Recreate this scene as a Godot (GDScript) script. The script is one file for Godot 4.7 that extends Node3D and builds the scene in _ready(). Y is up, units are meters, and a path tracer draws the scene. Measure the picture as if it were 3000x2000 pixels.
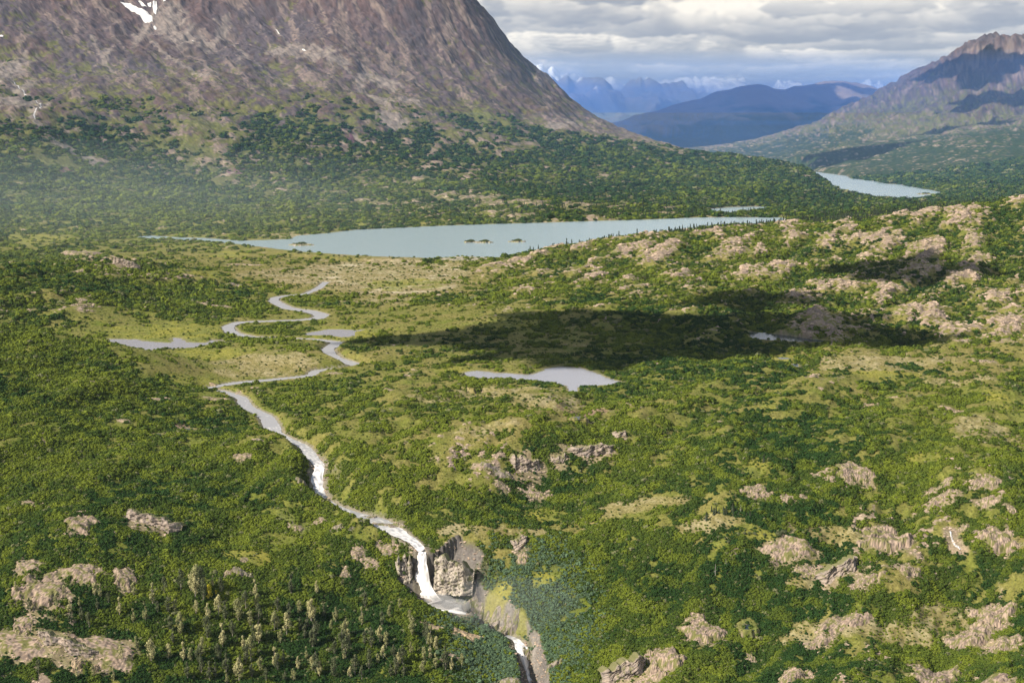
extends Node3D
# A wide mountain valley seen from the air: a silty river drops over a waterfall towards the viewer, a lake lies behind
# a delta flat, granite hills on the right, a big bare mountain on the left, blue hills and snow peaks far off.
# Metres, y up, the lake surface at y = 0, the view runs towards -z.

const QUALITY := 1.0          # 1 = full ground mesh
const SUN_FROM := Vector3(-0.66, 0.62, 0.42)

var GROUND_POINTS := PackedFloat32Array([
	-340,-110,-700, -204,-130,-700, -85,-140,-700, 0,-140,-700, 85,-125,-700, 204,-105,-700, 340,-95,-700, -341,-75,-900, -233,-85,-924, -120,-96,-950,
	-12,-100,-960, 24,-96,-950, 115,-80,-912, 222,-66,-878, 326,-58,-859, -337,-58,-930, -283,-66,-938, -298,-36,-994, -201,-52,-1003, -128,-60,-1026,
	-98,-80,-974, -38,-84,-997, -89,-66,-1020, -349,-10,-1083, -249,-19,-1114, -166,-33,-1113, -107,-40,-1072, -398,7,-1244, -281,1,-1270, -207,-7,-1200,
	-185,-18,-1152, -137,-28,-1106, -497,32,-1354, -429,22,-1405, -348,8,-1422, -260,2,-1322, -594,43.9,-1630, -509,43.1,-1610, -415,30.4,-1580,
	-345,3,-1570, -549,40,-1502, -468,30,-1538, -667,12,-1830, -525,5,-1800, -322,1.5,-2667, -136,1.2,-2822, -537,2,-2783, -708,3,-2940, -318,1.5,-2191,
	-194,2.5,-2003, -136,4,-2253, -226,1.5,-1856, -438,2,-2007, -262,2,-1651, -377,2,-1721, -454,1,-1832, -342,1,-2013, -456,1.5,-2360, -188,4,-2433,
	-199,3,-1819, -280,1,-1550, -712,34.1,-2570, -724,31.4,-2400, -727,33.2,-2150, -598,15.4,-2250, -588,9.9,-2020, -529,2,-2040, -494,4,-2172,
	-655,16.6,-2080, -755,26.7,-2080, -769,6,-2750, -536,3,-2450, -926,25.9,-2560, -979,10,-3014, -1174,14,-3258, -919,5,-3186, -350,6.2,-1800,
	-269,12,-1700, -821,0,-3418, -474,0,-3283, -240,0,-3327, 0,0,-3514, 272,0,-3780, 675,0,-4023, -902,1.5,-3477, -672,1.5,-3496, -515,1.5,-3577,
	-186,1.5,-3878, 192,1.5,-4003, 543,1.5,-4122, -1242,19.6,-3700, -1436,44.8,-4000, -1192,35.2,-4150, -895,15.4,-4150, -937,22.4,-4350, -527,19.2,-4400,
	-568,42.2,-4750, -222,47.6,-4650, -206,15.3,-4300, 158,19.2,-4400, -1642,170.3,-4600, -1373,130.6,-4800, -1052,103.9,-4900, -608,120,-5100,
	-243,95.9,-5100, 123,69.4,-5150, 174,36.8,-4850, 532,31.3,-4950, 431,12.9,-4500, 1001,89.1,-5600, 1139,50.2,-5300, 1219,14.3,-5000, 745,42.5,-5200,
	837,39.5,-4800, -278,833.8,-7000, -33,592.8,-7000, 130,428.7,-6900, 322,300,-6800, 470,222.7,-6600, 749,137.2,-6300, 1043,102.5,-6000,
	-2212,780.4,-6300, -1699,803.3,-6600, -1114,818.5,-6800, -2016,472.5,-5700, -1530,478.6,-5900, -1007,484.6,-6100, -453,493.7,-6400, -1778,276.6,-5000,
	-1257,275.2,-5300, -652,274.2,-5500, -140,272.4,-5900, -857,179.1,-5150, 271,152.7,-5700, 459,92.9,-5500, -2292,463.4,-5400, -2528,757.5,-6000,
	-1928,173.1,-4500, -2430,1307.8,-7000, -1521,1351,-7300, -694,1379.7,-7500, -2833,1279,-6800, 766,3,-4569, 614,2,-4422, 947,3,-4654, 512,2,-4270,
	-100,430,-8200, -413,700,-8500, -1925,1350,-8800, -3719,1300,-8500, 486,120,-8000, 911,55,-7500, 1278,45,-7200, 142,30.4,-2950, 283,46.7,-2950,
	426,55.8,-2960, 606,61.5,-3080, 739,66.6,-3080, 863,89.9,-3000, 1041,120.5,-2900, 1205,148,-2800, 60,10.4,-2480, 188,21.6,-2600, 376,34.2,-2600,
	563,40.4,-2600, 764,67.4,-2650, 936,84.3,-2600, 1080,92.6,-2500, 680,48.4,-2350, 832,53.7,-2300, 478,27,-2200, 319,27,-2200, 163,20.8,-2250,
	52,17.5,-2150, 0,15,-1985, 309,23.3,-1960, 522,23.3,-1960, 654,27.5,-2000, 656,19.4,-1800, 516,15.4,-1770, 176,9,-1810, 201,10.3,-1650, 351,11.1,-1600,
	560,16.2,-1530, 766,18.6,-1750, 540,12.7,-1220, 448,-12,-1000, 439,9.6,-1380, 461,5.6,-1250, 336,11.7,-1370, 248,13,-1450, 161,8,-1310, 213,9.1,-1235,
	323,4.7,-1190, 408,-0.9,-1100, 250,-7.7,-1125, 145,-6.4,-1175, 357,-3.6,-1110, 14,2,-3000, -62,5,-2580, -96,5,-2332, 157,0,-3220, 333,-1,-3420,
	503,3,-3450, 698,22,-3500, 777,4,-3900, 989,38,-3700, 1150,14,-4300, 1313,66,-3600, 1604,28,-4400, 1575,90,-3600, 1925,50,-4400, 1371,6,-4700,
	1823,10,-5000, 368,13,-1827, 337,14,-1849, 38,8,-1564, -19,8,-1585, 94,8,-1533, 55,9,-1489, 0,20,-1363, -49,14,-1328, -77,8,-1253, -141,5,-1436,
	-173,3,-1412, 30,14,-1228, 62,14,-1255, 30,-9,-1202, -29,-8,-1181, -87,-5,-1181, -130,-5,-1169, 0,-20,-1159, 86,-18,-1163, 92,6,-1248, -55,-27,-1103,
	0,-36,-1077, -40,-36,-1068, 52,-52,-1042, 26,-64,-1030, 49,-80,-974, 0,-54,-1048, -13,-70,-1047, -26,-78,-1038, 15,-82,-1013, -99,-14,-1148,
	134,-24.3,-1075, 81,-32.9,-1085, 235,-27.6,-1050, 296,-26.8,-1085, 305,-23.5,-1120, 286,-35.9,-1042, 361,-22.9,-1035, 373,-16,-1075, 271,-45.7,-985,
	337,-37.9,-1000, 347,-47.6,-955, 200,-50.9,-1000, 169,-65.1,-975, 126,-54.4,-1010, 123,-70.3,-975, 150,-64,-1000, 238,-68.9,-945, 324,-59.1,-920,
	1519,0,-5295, 1519,0,-6364, 1519,0,-7495, 1580,0,-5081, 1337,0,-5081, 1723,20.5,-5150, 2218,51.8,-6200, 2001,69.5,-7000, 2566,181.8,-7200,
	1856,98.5,-7800, 3514,872.2,-10500, 3297,730.8,-10300, 3009,561.4,-10200, 2604,346.8,-10000, 2325,231.1,-9800, 1920,99.3,-9500, 1616,44.3,-9300,
	3737,836.2,-10600, 3626,790.4,-10560, 4305,1000,-10800, 4933,860.1,-10500, 3232,479.1,-9600, 3195,363.1,-9000, 2772,300,-9000, 2366,163.7,-8300,
	3749,361.7,-8800, 2785,116.7,-6500, 2236,30.1,-5200, 1524,36.6,-8000, 1630,31.8,-7600, 4330,500,-12500, 5469,600,-12500, 3342,150,-12500,
	2479,20,-12000, 1750,10,-12000, 1167,10,-12000, 583,30,-12000, 1385,15,-9500, 0,150,-12000, 2218,10,-12500, -1458,700,-12000,
])
var ZONES := PackedFloat32Array([
	-438,-1275,5.2,0.06,0.75,0.25,0.45, -317,-1167,5.2,0.05,0.8,0.2,0.4, -345,-1028,5.2,0.05,0.95,0.2,0.5, -232,-1035,3.5,0.04,0.97,0.2,0.6,
	-285,-943,3.5,0.06,0.97,0.3,0.8, -149,-987,3.5,0.02,0.98,0.3,0.8, -73,-969,3.5,0.06,0.95,0.3,0.7, -223,-1125,5.2,0.05,0.82,0.2,0.5,
	-429,-1405,7,0.05,0.75,0.25,0.4, -526,-1545,7,0.04,0.75,0.25,0.4, -340,-1317,5.2,0.14,0.6,0.4,0.4, -163,-1327,7,0.08,0.5,0.45,0.4,
	-72,-1473,7,0.08,0.4,0.5,0.4, 0,-1256,8.8,0.2,0.38,0.6,0.4, -30,-1211,7,0.28,0.5,0.6,0.45, 29,-1187,5.2,0.06,0.85,0.4,0.6,
	-56,-1135,5.2,0.1,0.7,0.45,0.55, 27,-1102,3.5,0.03,0.7,0.5,0.45, 53,-1058,3.5,0.02,0.95,0.3,0.65, 75,-1001,3.5,0.02,0.97,0.3,0.7,
	0,-1071,5.2,0.08,0.6,0.5,0.5, 111,-1119,3.5,0.05,0.65,0.5,0.5, 200,-1155,5.2,0.06,0.8,0.35,0.55, 288,-1166,7,0.1,0.75,0.4,0.6,
	391,-1132,7,0.12,0.75,0.4,0.6, 291,-1062,10.5,0.22,0.6,0.55,0.55, 320,-982,12.2,0.22,0.6,0.5,0.6, 218,-964,10.5,0.1,0.8,0.4,0.65,
	303,-925,10.5,0.22,0.7,0.45,0.7, 179,-1023,5.2,0.04,0.92,0.35,0.6, 317,-1292,7,0.04,0.55,0.4,0.6, 473,-1379,7,0.05,0.45,0.4,0.6,
	284,-1450,7,0.05,0.42,0.5,0.6, 484,-1655,3.5,0.08,0.3,0.8,0.6, 168,-1374,7,0.05,0.5,0.45,0.6, 196,-1604,5.2,0.04,0.7,0.4,0.8,
	440,-2018,12.6,0.36,0.5,0.5,0.7, 671,-2137,12.6,0.4,0.45,0.55,0.7, 764,-2650,12.6,0.37,0.5,0.5,0.7, 896,-2484,12.6,0.37,0.5,0.5,0.7,
	443,-2627,11.2,0.34,0.5,0.45,0.6, 240,-2485,12.2,0.35,0.5,0.4,0.55, 130,-2709,10.5,0.35,0.5,0.45,0.55, 0,-2290,7,0.28,0.5,0.5,0.5,
	-111,-2290,3.5,0.15,0.4,0.6,0.4, 636,-1874,11.2,0.42,0.4,0.6,0.7, 498,-1865,12.2,0.35,0.5,0.5,0.7, 88,-1810,3.5,0.04,0.4,0.5,0.7,
	-42,-1744,2.6,0.04,0.3,0.6,0.6, 224,-1847,7,0.15,0.65,0.4,0.8, -386,-2667,0.5,0,0.06,0.8,0.3, -257,-2666,0.4,0.03,0.02,1,0.3,
	-173,-2387,0.4,0.04,0.08,0.85,0.3, -618,-2850,0.5,0,0.12,0.6,0.4, -334,-1911,0.4,0,0.45,0.3,0.5, -503,-1975,0.3,0,0.06,0.4,0.4,
	-351,-2232,0.4,0,0.5,0.4,0.5, -248,-2044,0.4,0,0.15,0.45,0.4, -320,-1643,0.3,0,0.08,0.55,0.4, -375,-1638,0.3,0,0.12,0.5,0.4,
	-258,-1509,1,0.03,0.6,0.3,0.5, -175,-2061,0.6,0.02,0.12,0.5,0.4, -704,-2542,8.8,0.28,0.6,0.4,0.6, -707,-2253,8.8,0.2,0.6,0.45,0.6,
	-560,-2205,7,0.12,0.85,0.35,0.6, -719,-2048,8.8,0.15,0.6,0.4,0.55, -979,-2906,3.5,0.08,0.5,0.4,0.5, -919,-3186,1,0.02,0.3,0.4,0.5,
	-1069,-4058,9,0.08,0.58,0.3,0.5, -706,-4210,9,0.08,0.58,0.3,0.5, -314,-4375,12,0.3,0.55,0.35,0.85, 105,-4389,12,0.3,0.55,0.35,0.85,
	411,-4291,6,0.3,0.6,0.35,0.85, 887,-4632,5,0.15,0.75,0.3,0.95, 1314,-4575,6,0.15,0.75,0.35,0.95, 862,-5156,8,0.2,0.75,0.35,0.95,
	-1299,-4962,10,0.3,0.68,0.3,0.95, -618,-5189,10,0.3,0.7,0.3,1, -1390,-5333,12,0.4,0.55,0.6,0.95, -538,-5673,12,0.4,0.55,0.6,0.95,
	0,-5732,10,0.3,0.62,0.5,0.95, -1501,-6391,15,0.95,0,0.8,0.95, -465,-6598,15,0.97,0,0.8,0.95, 396,-5533,8,0.25,0.68,0.4,0.95,
	-1854,-5223,12,0.4,0.55,0.6,0.95, -1584,-4427,8,0.1,0.65,0.3,0.85, -77,-6495,12,0.7,0.1,0.7,0.95, 2175,-7028,6,0.15,0.9,0.4,1,
	3036,-9164,15,0.62,0.1,0.6,0.95, 2661,-9361,12,0.42,0.2,0.7,0.95, 2158,-9085,6,0.2,0.82,0.6,0.95, 1843,-9117,4,0.08,0.82,0.5,0.95,
	3402,-10146,20,1,0,0.6,0.95, 2347,-8988,8,0.33,0.35,0.6,0.95, 1677,-7827,5,0.2,0.9,0.4,0.95, 1807,-5402,5,0.1,0.95,0.35,1,
	-1369,-5798,12,0.62,0.2,0.7,1, -721,-6109,12,0.66,0.18,0.7,1, -1805,-5665,12,0.55,0.25,0.7,1, -1278,-4458,9,0.08,0.55,0.35,0.5,
	-580,-4859,10,0.2,0.6,0.4,0.65,
])
var WATERS := [
	["lake", 0, PackedFloat32Array([-920,-3465,-895,-3514,-816,-3465,-745,-3446,-648,-3372,-587,-3390,-534,-3418,-532,-3514,-465,-3585,-407,-3691,-315,-3746,-184,-3826,-47,-3886,94,-3934,240,-3997,388,-4049,534,-4129,645,-4143,782,-4129,786,-4023,739,-3898,672,-3838,602,-3862,528,-3791,444,-3702,334,-3475,242,-3362,156,-3248,116,-3207,45,-3095,7,-3042,-14,-3005,-36,-2969,-72,-2991,-109,-3005,-164,-2962,-230,-2983,-304,-3005,-366,-3042,-447,-3095,-517,-3158,-574,-3223,-631,-3283,-688,-3327,-764,-3381,-838,-3418])],
	["far_lake", 0, PackedFloat32Array([1470,-8225,1606,-8120,1622,-7819,1547,-7677,1563,-7280,1610,-6884,1567,-6631,1610,-6364,1607,-6117,1649,-6059,1639,-5916,1648,-5651,1643,-5456,1635,-5363,1538,-5186,1441,-5021,1348,-4942,1268,-5001,1215,-5081,1215,-5409,1259,-6059,1316,-6810,1401,-7631])],
	["back_water", 2, PackedFloat32Array([615,-4469,711,-4568,801,-4584,875,-4568,821,-4453,734,-4375,634,-4270,605,-4315])],
	["marsh_pond", 0.5, PackedFloat32Array([-544,-1883,-503,-1880,-489,-1863,-449,-1849,-455,-1892,-446,-1892,-430,-1854,-404,-1849,-401,-1877,-385,-1877,-383,-1854,-401,-1835,-414,-1813,-447,-1802,-463,-1794,-479,-1789,-503,-1813,-526,-1849])],
	["braid_pond", 0.8, PackedFloat32Array([-290,-1926,-270,-1950,-258,-1966,-239,-1966,-214,-1957,-201,-1972,-217,-1944,-215,-1905,-230,-1896,-251,-1914,-278,-1911])],
	["heart_pond", 8, PackedFloat32Array([-58,-1580,-54,-1595,-39,-1602,-19,-1591,19,-1578,35,-1600,39,-1617,56,-1631,79,-1622,93,-1595,100,-1574,113,-1547,125,-1533,112,-1523,89,-1513,70,-1506,69,-1481,61,-1483,61,-1507,52,-1523,37,-1533,8,-1549,-8,-1560,-27,-1557,-46,-1564])],
	["tarn", 13, PackedFloat32Array([310,-1865,334,-1856,361,-1833,382,-1807,403,-1785,364,-1785,328,-1799,311,-1813])],
	["pool", 17.5, PackedFloat32Array([66,-1306,66,-1308,64,-1309,62,-1309,60,-1308,59,-1306,58,-1304,60,-1303,61,-1301,64,-1302,67,-1303])],
	["pool", 8.2, PackedFloat32Array([35,-2590,31,-2597,29,-2607,24,-2610,17,-2606,13,-2596,18,-2586,19,-2578,24,-2575,29,-2575,32,-2582])],
	["pool", 37.7, PackedFloat32Array([386,-2686,391,-2702,385,-2708,380,-2705,374,-2704,368,-2694,364,-2678,368,-2668,373,-2658,379,-2670,385,-2674])],
	["pool", 10.2, PackedFloat32Array([332,-1627,333,-1631,333,-1635,330,-1638,327,-1634,325,-1630,325,-1625,325,-1622,327,-1620,330,-1620,332,-1623])],
	["pool", 9.7, PackedFloat32Array([334,-1677,332,-1679,329,-1681,325,-1682,320,-1681,318,-1678,319,-1676,319,-1672,323,-1672,328,-1672,330,-1675])],
	["pool", -66.1, PackedFloat32Array([172,-981,173,-984,172,-986,170,-985,169,-985,167,-982,167,-980,167,-977,169,-976,171,-977,173,-978])],
	["pool", 17.3, PackedFloat32Array([308,-1907,309,-1912,307,-1917,304,-1915,299,-1916,297,-1910,296,-1904,298,-1899,301,-1898,304,-1900,308,-1901])],
	["pool", 3, PackedFloat32Array([-303,-1322,-304,-1324,-307,-1324,-310,-1325,-311,-1324,-314,-1323,-313,-1321,-312,-1319,-308,-1319,-305,-1318,-305,-1320])],
	["pool", 3.7, PackedFloat32Array([-328,-1297,-329,-1299,-330,-1300,-331,-1299,-333,-1299,-334,-1298,-333,-1296,-332,-1295,-330,-1293,-329,-1294,-328,-1295])],
]
var RIVER := PackedFloat32Array([
	-333,0.8,-2530.5,12, -335.5,0.7,-2436.2,13, -347.6,0.7,-2356.8,12, -373.4,0.6,-2339.6,14, -387.2,0.6,-2313.2,15, -383,0.5,-2271.2,18,
	-346.8,0.5,-2186.2,20, -310.1,0.5,-2151.6,22, -286.9,0.5,-2114.5,24, -287.2,0.5,-2078.6,20, -314.4,0.4,-2058.3,15, -357.6,0.4,-2047.9,15,
	-394.9,0.3,-2035,17, -402.8,0.3,-1995.1,18, -386,0.2,-1938.7,18, -350.7,0.2,-1899.5,14, -298.1,0.2,-1887.7,13, -259.9,0.2,-1876.1,15,
	-232.4,0.1,-1856.7,16, -236,0.1,-1796.4,16, -217.3,0.1,-1732.3,16, -184.3,0,-1680.1,17, -203.1,0,-1666.2,11, -229.2,-0.2,-1649.2,13,
	-235,-0.3,-1618.9,12, -272.4,-0.5,-1594.3,12, -311.4,-0.6,-1574.1,13, -335.6,-0.8,-1543,12, -312.3,-1,-1520.7,12, -290.4,-1.1,-1493,12,
	-276.8,-1.3,-1449.2,14, -264.2,-1.6,-1428.3,12, -246.9,-2,-1398.7,15, -234.8,-2.5,-1356.9,17, -227.4,-3,-1332.1,14, -210.5,-4,-1307.6,10,
	-193.3,-6,-1288.3,10, -181,-8.5,-1256.1,11, -172,-11,-1234.5,9, -171.9,-17.5,-1217.4,10, -167.6,-25,-1199.4,9, -156.6,-26.5,-1171.8,7,
	-142.8,-27,-1152.5,8, -128.2,-27.6,-1136.1,12, -108.1,-28.5,-1117.4,18, -91.3,-31,-1097.1,14, -76.7,-35,-1082.7,9, -71.1,-38.5,-1074.3,7,
	-70,-39.6,-1069,6, -70.4,-46.2,-1065.5,8, -69.4,-58.5,-1061,12, -66,-69,-1055.5,17, -57.9,-73.4,-1050,22, -48.4,-74.6,-1044,22, -39.1,-75.1,-1039.5,17,
	-26.2,-86,-1043.9,3, -13,-89,-1032.9,3, 0,-89,-1018.6,5, 4.6,-90,-1011.5,6, 7.6,-94,-1004,10, 11.3,-106,-996.2,3, 14.8,-112,-975.9,3,
	16.9,-118,-953.8,3,
])
var CLOUDS := PackedFloat32Array([
	-1225,1300,-969,260,150,0, -1442,1320,-933,150,55,0.1, -998,1280,-1043,150,80,0, -1018,1290,-1223,110,70,0.5, -748,1340,-1425,120,110,0.6,
	-86,1900,-6507,260,260,0, 1477,2200,-8928,330,400,0, 1343,2100,-8009,400,260,0, -181,1850,-6421,180,160,0, 771,2000,-7183,300,160,0,
	-951,2600,-11574,1500,1700,0, -81,2600,-12476,1000,1900,0, 1851,2600,-12310,700,900,0, -162,2600,-10879,900,900,0,
])
var ROCKS := PackedFloat32Array([
	-353.2,-997,10.9,2,8.3,-0.21,0, -334.7,-972.8,18.9,4.8,19.2,-0.21,0, -313.5,-994,17,2.6,10.5,-0.21,0, -283.3,-999.4,9,4,11.7,-0.21,0,
	-331,-1056.3,12.3,3.5,15.2,-0.21,0, -281.1,-1073,25,6,10.1,-0.21,1, -333.2,-925.5,25.2,2.5,9.3,-0.21,0, -305.7,-929.9,27.5,6,9.6,-0.21,1,
	-279.8,-934.9,24.7,3.3,12.6,-0.21,0, -338.2,-941.5,8.1,2.4,9.5,-0.21,0, -295.5,-918.3,4.3,2.9,5.6,-0.21,2, -283.8,-920,2.9,3.1,3.7,-0.21,2,
	-382.6,-1092.1,10.2,0.9,3.9,-0.21,0, -213.5,-1026.7,3.8,1.4,5,-0.21,0, -203.9,-1029.9,8.8,2.8,4.4,-0.21,1, -205.4,-1047.1,3.9,1.1,4.5,-0.21,0,
	-240.3,-1231.6,9.6,2.1,10,-0.21,0, -157.5,-1119.3,6.6,1,4.5,-0.21,0, -171.5,-1106.5,4.3,1.3,5.5,-0.21,0, -139.9,-1100.5,4.8,2.4,4,-0.21,1,
	-120.8,-1071,6.3,1.7,7.2,-0.21,0, -110.1,-1064.1,8.3,1.3,5.6,-0.21,0, -127.6,-1049.9,4.1,1.8,5.3,-0.21,0, -98.3,-1079.3,9.2,1.5,6.3,-0.21,0,
	6.7,-1080,7.6,5.6,9.3,0.35,1, 8,-1067.4,5,1.5,6.2,0.35,0, 20.3,-1175.3,13.7,2.4,11,0.35,0, -8.4,-1171.1,8.2,1.3,6.1,-0.21,0,
	-14.7,-1189,17,2.8,6,-0.21,1, 13.4,-1204.7,15.4,8.6,15.5,0.35,1, 41.9,-1214.4,9.4,4.7,8.6,0.35,1, 72,-1229.4,24.9,6.1,11.3,0.35,1,
	100.1,-1269.1,7.1,4.7,8.7,0.35,1, -33.5,-1009.3,11.8,1.6,6.2,-0.21,2, -58.8,-1008.7,9.4,0.9,3.4,-0.21,2, 79.2,-936.7,17.5,8.3,12,0.35,1,
	106.7,-940.4,14.6,5.1,19,0.35,0, 92.3,-924.2,14.4,1.9,7,0.35,0, -3.6,-960.1,11.9,2.5,4.2,-0.21,1, 29.4,-969.9,7.5,2.1,3,0.35,1,
	-28.8,-1046.9,9.8,3.8,6,-0.21,1, -19.5,-1039.4,13.7,4.7,7.2,-0.21,1, -3.4,-1028.4,8.8,3.8,5.7,-0.21,1, 9.6,-1004.3,3.7,3.7,4.9,0.35,1,
	0,-1003.4,2.8,2.6,3.7,-0.21,1, -116.9,-1132,8.8,2.2,3.8,-0.21,1, -99.9,-1112.3,15.6,2.6,5.4,-0.21,1, -178.4,-1176.5,5.5,4.6,7.1,-0.21,1,
	-160.3,-1176.5,5.9,3.3,5.9,-0.21,1, 261,-1170.4,9.1,1.2,5.6,0.35,0, 290.4,-1169.5,18.6,3.5,16.1,0.35,0, 266,-1155.7,6.8,1.3,6.1,0.35,0,
	198.8,-1129.1,13.2,3,13.5,0.35,0, 222.4,-1116.9,7.8,1.7,7.5,0.35,0, 236.3,-1119.6,4.2,1,4.6,0.35,0, 342.7,-1107,16.4,1.9,8.5,0.35,0,
	350.3,-1124.6,14,1.3,5.8,0.35,0, 381.9,-1117.3,16.5,1.8,8.2,0.35,0, 377.4,-1094.1,12.8,1.4,6.1,0.35,0, 390.6,-1079.1,5,1.7,6.5,0.35,0,
	288.5,-1060.6,24.7,5.6,23.9,0.35,0, 211.7,-1050.1,23.7,2.8,11.8,0.35,0, 223,-1027.6,12,1.9,7.8,0.35,0, 244.6,-1017.6,18.2,6.6,10.5,0.35,1,
	368.6,-1040,15.8,4.1,17.4,0.35,0, 349.7,-1063.9,6.3,1,4.2,0.35,0, 258.3,-1000.1,11.2,2.1,8.4,0.35,0, 293.9,-1010.1,10.2,2.1,8.5,0.35,0,
	339.4,-963.8,18,4.2,16.7,0.35,0, 320.2,-944.1,20.6,3.6,13.9,0.35,0, 337.3,-923.2,15.1,2.4,9.3,0.35,0, 233.8,-964.6,24,2.6,9.9,0.35,0,
	213.7,-947.2,14,2,7.5,0.35,0, 137.3,-975.6,18.2,3.9,15.2,0.35,0, 189.7,-904.9,14.1,2.9,10.8,0.35,0, 282.1,-897.9,23,3.5,13.1,0.35,0,
	301.9,-872.1,27.1,2.5,9.5,0.35,0, 167,-950,4.1,1.3,5,0.35,0, 360.4,-1399.5,9.8,1.5,7.3,0.35,2, 390.2,-1424.1,13.3,1.1,5.8,0.35,2,
	436.2,-1383.8,12.9,1.9,9.5,0.35,2, 191.4,-1315.5,12.3,1.7,8.1,0.35,0, 545.5,-1620.2,15.6,1.9,9.9,0.35,0, -906.8,-2990.3,53.5,5.5,34.2,-0.21,0,
	-682.9,-2502.6,27.2,8.6,20.5,-0.21,1, -745.1,-2419.8,26.3,3.3,20.2,-0.21,0, -710.3,-2022.3,29.9,2.1,11.9,-0.21,0, -642.8,-2116.2,19.7,1.7,9.8,-0.21,0,
	-457.8,-2180.7,30.5,1.5,10.7,-0.21,0, -494,-2481.9,23.2,4,9.2,-0.21,1, -530.7,-2823.5,39.5,2,13.8,-0.21,0, -368,-1440,15.7,1,5.5,-0.21,0,
	-311.3,-1457.2,13.6,1.3,6.3,-0.21,0, -370.1,-1326.1,8.2,1.1,5.2,-0.21,0, -206.5,-1621.6,11.3,0.8,4.4,-0.21,0, -327.1,-1557.3,12.1,1.3,6.5,-0.21,2,
])
var ROCK_LABELS := [
	"blocky pale outcrop at the top left of the pink rock slope, left edge",
	"broad pink rock slope with loose debris near the lower left edge",
	"cracked grey pink ledge just right of the blocky outcrop, lower left",
	"tall broken outcrop standing right of the cracked grey ledge",
	"pointed rock knob in bright green shrubs on the left slope",
	"wide cliffy outcrop in the middle of the left shrub slope",
	"left end of the long pale cliff band at lower left",
	"middle of the long pale cliff band at lower left, above two pale streaks",
	"right end of the long pale cliff band, fading into poplars",
	"small pink crag just above the long cliff band, left edge",
	"left of the two pale rock streaks below the cliff band",
	"right of the two pale rock streaks below the cliff band",
	"low grassy topped rock at the far left above the pointed knob",
	"small left rock of the pair below the yellow meadow patch",
	"wedge shaped grey rock below the yellow meadow patch on the left slope",
	"pale rock lying on the yellow meadow patch",
	"round pale boulder outcrop above the left slope, left of the upper cascade",
	"pale flat rock right of the small bright clearing on the left slope",
	"small knob below the small bright clearing, left of the river bend",
	"small grey knob beside the river, right of the bright clearing",
	"rounded pale boulder left of the big waterfall lip",
	"low pale ledge below the rounded boulder left of the waterfall",
	"upright pink knob farthest left of the waterfall ledges",
	"pale slab on the left bank just above the waterfall",
	"grey notched crag on the open slope right of the waterfall",
	"small pale rock directly below the grey notched crag",
	"pale pink slab alone in dark shrubs below the middle cliff",
	"small slab left of the lone pale pink slab",
	"low left foot of the grey middle cliff",
	"tall grey middle cliff on the hill below the heart shaped pond",
	"right shoulder of the tall grey middle cliff",
	"jagged grey cliff wall below the round meadow, right of the middle cliff",
	"isolated grey buttress at the upper right end of the jagged cliff wall",
	"tan bare bank below the spray, left of the lower falls",
	"thin tan ledge below the waterfall, left of the tan bank",
	"large grey slab at the bottom centre right, left part",
	"long pale slab climbing up right from the bottom centre slab",
	"pink slab on the bottom edge right of centre",
	"grey ledge on the bottom edge at the centre",
	"small dark crag right of the lower falls",
	"dark wet rock beside the spray, right of the waterfall foot",
	"broad dark wet ledge in the gorge below the spray",
	"grey broken ledge at the gorge bend above the lower falls",
	"dark rock on the right of the lower falls",
	"dark rock on the left of the lower falls",
	"grey boulder pile on the right bank above the wide river reach",
	"grey boulder bank along the right of the wide river reach",
	"dark crag on the left of the upper cascade",
	"dark crag on the right of the upper cascade",
	"small pale dome left of the tall dome on the right slope",
	"tall pale dome of bare rock on the right slope",
	"little broken rock at the left foot of the tall dome",
	"scattered pink crags on a green knoll right of centre",
	"broken pink crag right of the green knoll",
	"tiny crag farthest right below the green knoll",
	"smooth pale slab in shrubs, right of the tall dome",
	"thin pale slab just above the smooth slab, right of the tall dome",
	"row of small pale domes near the right edge",
	"flat pale rock right of the smooth slab, near right edge",
	"small upright rock at the right edge above the thin cascade",
	"big pyramid shaped pale crag dotted with shrubs at right",
	"long pale rib running down left from the pyramid crag",
	"narrow smooth slab left of the pyramid crag",
	"grey pink crag at the lower left foot of the pyramid crag",
	"large blunt pale dome at the right edge beside the thin cascade",
	"low pale rock left of the blunt dome",
	"curved pale rib on the green ridge, right middle",
	"broken pale rocks on the green ridge top at right",
	"upper part of the big bare rock face at lower right",
	"lower left part of the big bare rock face at lower right",
	"lower right part of the big bare rock face, right edge",
	"long low ledge on the lower right ridge",
	"pale ledge below the long low ledge at lower right",
	"broad cracked outcrop left of the small black pool",
	"pale crag in dark shrubs on the bottom edge right of centre",
	"wide pale slab near the bottom right corner",
	"bare slab along the bottom edge at the right corner",
	"small pale knob below the small black pool",
	"eroded sandy bank, left one of two in the right shrubs",
	"eroded sandy bank, right one of two in the right shrubs",
	"white scar in dark shrubs near the right edge",
	"pale rocks with dead wood in shrubs right of centre",
	"pale rock patch on the tan rise near the right edge",
	"long rocky knob on the far left knoll",
	"rock crest on the nearer left knoll",
	"sloping slab on the left flank of the left knoll",
	"rock row at the left edge above the marsh",
	"small rocks in a row on the left hill above the marsh",
	"low pale ledge by the foot of the left hill",
	"dark low rock on the plain left of the river",
	"low rocky mound on the tan delta flat",
	"flat pale rocks on the shoulder left of the river",
	"pale rocks on the left river bank below the sandbank",
	"small pale rock above the brown puddle on the left",
	"pale rock bar on the right bank of the river loop",
	"bright eroded sandbank on the outer river bend"
]
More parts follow.
